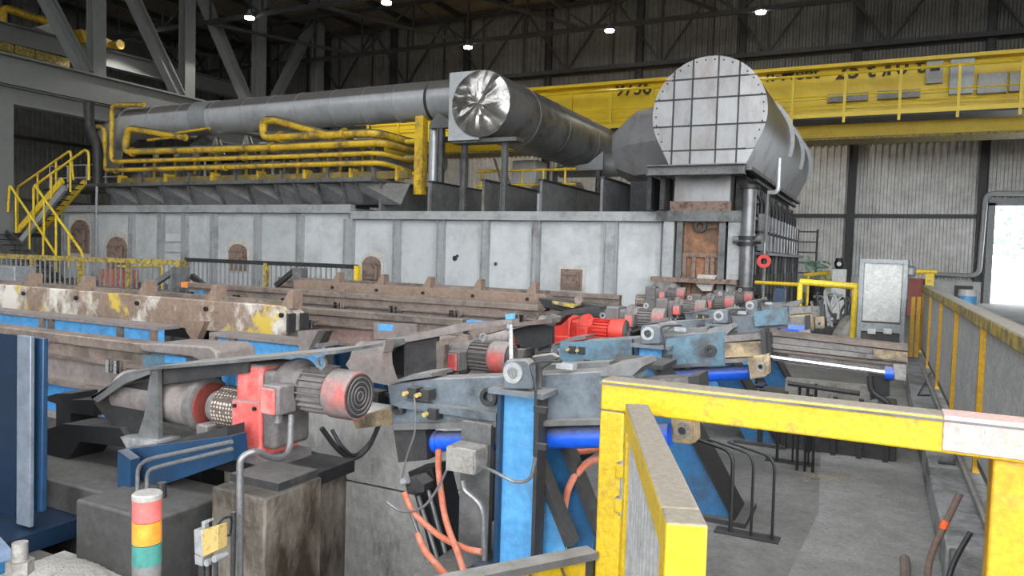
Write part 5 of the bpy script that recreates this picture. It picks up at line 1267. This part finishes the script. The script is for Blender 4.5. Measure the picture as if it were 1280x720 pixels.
B().tube([U(1200, 617, Y=4.05), U(1180, 658, Y=4.0), U(1160, 700, Y=3.95), V((.27, 3.9, .0))], .016, 10, .1).build('rod', 'rod_rust', rd)
B().tube([U(1182.5, 651, Y=4.005), U(1178, 661, Y=3.998)], .018, 10).build('paint_mark', 'orange_tape', rd)
B().tube([U(1213, 666, Y=3.9), U(1190, 705, Y=3.8), V((.28, 3.6, .0))], .012, 8, .1).build('straight_rod', 'black_steel', label='thin dark rod leaning against the kerb beside the bent one', cat='rod')
B().tube([U(1131, 698, Z=.02), U(1132, 725, Z=.02)], .025, 8).build('floor_stub', 'rail_brown', label='short brown bar lying on the floor at the bottom edge', cat='bar')
# wire hoops over the floor slots
for i, (dx, dy, lab) in enumerate(((0, 0, 'nearer thin black wire hoop standing in a floor slot'), (.05, 1.85, 'farther thin black wire hoop standing in a floor slot'))):
    hp = thing('wire_hoop', lab, 'hoop', (-.6+dx, 4.55+dy, 0), group='wire hoops')
    for k in range(3):
        x = -.74+.12*k+dx; B().tube([(x-.3, 4.75+dy, .5), (x, 4.6+dy, .48), (x+.01, 4.55+dy, 0)], .013 if k == 0 else .009, 6, .08).build('wire', 'black_steel', hp)
    B().box(-.82+dx, -.45+dx, 4.5+dy, 4.62+dy, 0, .006).build('slot_plate', 'black_steel', hp)
# spilled pale dust on the floor
b = B(); rr = random.Random(9)
for k in range(420):
    p = U(rr.gauss(1040, 17), rr.gauss(597, 3), Z=0); q = rr.uniform(.002, .006); b.box(p.x-q, p.x+q, p.y-q, p.y+q, 0, q)
for k in range(60):
    p = U(rr.gauss(1125, 14), rr.gauss(566, 7), Z=0); q = rr.uniform(.002, .006); b.box(p.x-q, p.x+q, p.y-q, p.y+q, 0, q)
b.build('floor_crumbs', 'grease_tan', label='pale crumbs scattered on the concrete floor', cat='crumbs', kind='stuff')

# ------------------------------------------------------------------ far right: board, scrap, rails, bins
YBd = 12.6
bd = thing('panel_board', 'tall grey framed board standing behind the ram rail', 'board', (.05, YBd, 0))
xa, xb = UX(1073, 370, YBd), UX(1133, 370, YBd); zt = UZ(1100, 324, YBd)
for x in (xa, xb-.06): B().box(x, x+.06, YBd, YBd+.08, 0, zt).build('upright', 'frame_grey', bd)
B().box(xa, xb, YBd-.01, YBd+.08, zt-.06, zt).build('head', 'frame_grey', bd)
zb = UZ(1100, 402, YBd); B().box(xa+.07, xb-.07, YBd+.02, YBd+.06, zb, zt-.07).build('board', 'board_grey', bd)
B().box(xa+.06, xb-.06, YBd, YBd+.08, zb-.16, zb-.03).build('cross_bar', 'frame_grey', bd)
B().box(xa+.06, xb-.06, YBd+.02, YBd+.3, .0, zb-.18).build('lower_box', 'dark_steel', bd)
for x in (1090, 1110):
    q = U(x, 414, Y=YBd); B().box(q.x-.06, q.x+.05, YBd-.02, YBd+.02, q.z-.04, q.z+.04).build('socket', 'white_paint', bd)
B().cyl((xb-.02, YBd-.1, 0), (xb-.02, YBd-.1, UZ(1130, 385, YBd)), .02, None, 8).build('stay', 'galvanised', bd)
yr = thing('yellow_barrier', 'bright yellow tube barrier left of the grey board', 'barrier', (-1.2, 13.5, 0))
YR = 13.4
B().tube([U(1000, 352, Y=YR), U(1068, 358, Y=YR)], .055, 10).build('top_tube', 'yellow_rail', yr)
B().tube([U(945, 353, Y=YR+1), U(1000, 356, Y=YR+.2)], .035, 10).build('side_tube', 'yellow_rail', yr)
for x in (999, 1068): B().cyl((UX(x, 380, YR), YR, 0), (UX(x, 380, YR), YR, UZ(x, 354, YR)), .045, None, 10).build('post', 'yellow_rail', yr)
rr = random.Random(21)
sp_ = thing('scrap_pile', 'tangle of bent pale rods piled behind the yellow barrier', 'scrap', (-.8, 14.6, 0))
for k in range(16):
    x0_, y0_ = rr.uniform(1018, 1055), rr.uniform(396, 410); x1_, y1_ = x0_+rr.uniform(-14, 18), rr.uniform(364, 378)
    B().tube([U(x0_, y0_, Y=14.4), U((x0_+x1_)/2+rr.uniform(-5, 5), (y0_+y1_)/2, Y=14.5), U(x1_, y1_, Y=14.6), U(x1_+rr.uniform(-15, 15), y1_+rr.uniform(-2, 6), Y=14.8)], .025, 6, .1).build('rod', 'galvanised' if k % 3 else 'dark_steel', sp_)
B().box(-1.3, -.3, 14.3, 15.6, 0, .5).build('base', 'dark_steel', sp_)
b = B(); rock(b, (-.45, 14.0, .25), (.25, .3, .45), 6); b.build('sack', 'box_grey', label='grey lumpy sack beside the scrap pile', cat='sack')
b = B(); rock(b, (-1.0, 13.9, .15), (.3, .3, .25), 8); b.build('sack', 'dark_steel', label='dark flat lump under the scrap rods', cat='sack')
wc = thing('white_cabinet', 'narrow white cabinet with black lamp against the corrugated wall', 'cabinet', (UX(1049, 345, 26), 26, 0))
a = U(1040, 336, Y=26); c = U(1058, 336, Y=26)
B().box(a.x, c.x, 26, 26.5, 0, a.z).build('cabinet', 'white_paint', wc, bevel=.02)
B().lathe((a.x+.2, 26.2, a.z), (0, 0, 1), [(0, .1), (.1, .14), (.2, .16), (.35, .1)], 12).build('beacon', 'black_steel', wc)
B().cyl((a.x+.2, 26.02, a.z+.16), (a.x+.2, 26.06, a.z+.16), .07, None, 12).build('beacon_lens', 'white_paint', wc)
gu = thing('wall_unit', 'grey low cupboard with dark hatch below the wall pipe', 'cupboard', (2.9, 38.5, 0))
B().box(UX(1165, 365, 38.4), UX(1226, 365, 38.4), 38.4, 39.0, 0, UZ(1200, 352, 38.4)).build('body', 'cladding_low', gu)
B().box(UX(1193, 365, 38.3), UX(1216, 365, 38.3), 38.34, 38.42, .1, UZ(1200, 357, 38.3)).build('hatch', 'dark_steel', gu)
bk = thing('blue_drum', 'blue and white plastic drum standing before the grey cupboard', 'drum', (UX(1208, 372, 28), 28, 0))
bx = UX(1208.5, 372, 28); z_ = UZ(1208, 362, 28)
B().cyl((bx, 28, 0), (bx, 28, z_-.2), .28, None, 20).build('body', 'blue_bright', bk); B().cyl((bx, 28, z_-.2), (bx, 28, z_), .285, None, 20).build('white_top', 'white_paint', bk)
yv = thing('yellow_valve_stand', 'yellow pipe stand with grey valve left of the wall pipe', 'stand', (UX(1160, 350, 27), 27, 0))
x = UX(1162, 350, 27); zt = UZ(1162, 338, 27)
B().box(x-.12, x+.12, 26.95, 27.05, 0, zt).build('post', 'yellow_rail', yv); B().cyl((x-1.0, 27, zt-.05), (x+.2, 27, zt-.05), .08, None, 10).build('pipe', 'yellow_rail', yv)
B().lathe((x-.55, 27, zt-.25), (0, 0, 1), [(0, .1), (.1, .18), (.3, .18), (.4, .08), (.55, .06)], 12).build('valve', 'galvanised', yv)
B().box(UX(1135, 360, 27.3), UX(1158, 360, 27.3), 27.2, 27.4, 0, UZ(1145, 348, 27.3)).build('dark_cabinet', 'red_brown', label='dark maroon cabinet right behind the grey board', cat='cabinet')
yw = thing('yellow_pole_pair', 'pair of orange yellow upright bars between board and fence', 'bars', (.55, 13.2, 0))
for x in (1138, 1145): B().box(UX(x, 400, 13.2), UX(x+5, 400, 13.2), 13.2, 13.3, 0, UZ(x, 371, 13.2)).build('bar', 'yellow_post', yw)
B().box(UX(968, 372, 15), UX(981, 372, 15), 15, 15.2, .0, UZ(975, 361, 15)).build('control_cabinet', 'blue_deep', label='dark blue control panel left of the yellow barrier', cat='panel')
b = B()
for k in range(70):
    p = V((rr.gauss(-2.0, .25), rr.gauss(29, .2), rr.uniform(.9, 1.7))); e = V((rr.uniform(-1, 1), rr.uniform(-1, 1), rr.uniform(-.4, 1))).normalized()*.28; o = e.orthogonal().normalized()*.06
    b.add([p, p+e*.5+o, p+e, p+e*.5-o], [(0, 1, 2, 3)])
pt = thing('potted_shrub', 'small dark green shrub by the far corner of the furnace', 'plant', (-2.0, 29, 0))
b.build('leaves', 'outdoor_leaf', pt, kind='stuff'); B().lathe((-2.0, 29, 0), (0, 0, 1), [(0, .25), (.9, .32)], 12).build('tub', 'dark_steel', pt)
fr = thing('far_yellow_rail', 'low yellow rail by the far furnace corner', 'rail', (-1.8, 27.5, 0))
B().tube([U(1005, 344, Y=27), U(1038, 341, Y=27)], .07, 8).build('rail', 'yellow_rail', fr)
for x in (1010, 1034): B().cyl((UX(x, 350, 27), 27, 0), (UX(x, 350, 27), 27, UZ(x, 343, 27)), .05, None, 8).build('post', 'yellow_rail', fr)
cg = thing('end_cage', 'thin dark ladder cage at the far end of the furnace side', 'cage', (-2.6, 30.8, 0))
for x in (-2.9, -2.2): B().cyl((x, 31, 0), (x, 31, 2.9), .04, None, 6).build('upright', 'dark_steel', cg)
for k in range(7): B().cyl((-2.9, 31, .4+.4*k), (-2.2, 31, .4+.4*k), .025, None, 6).build('rung', 'dark_steel', cg)
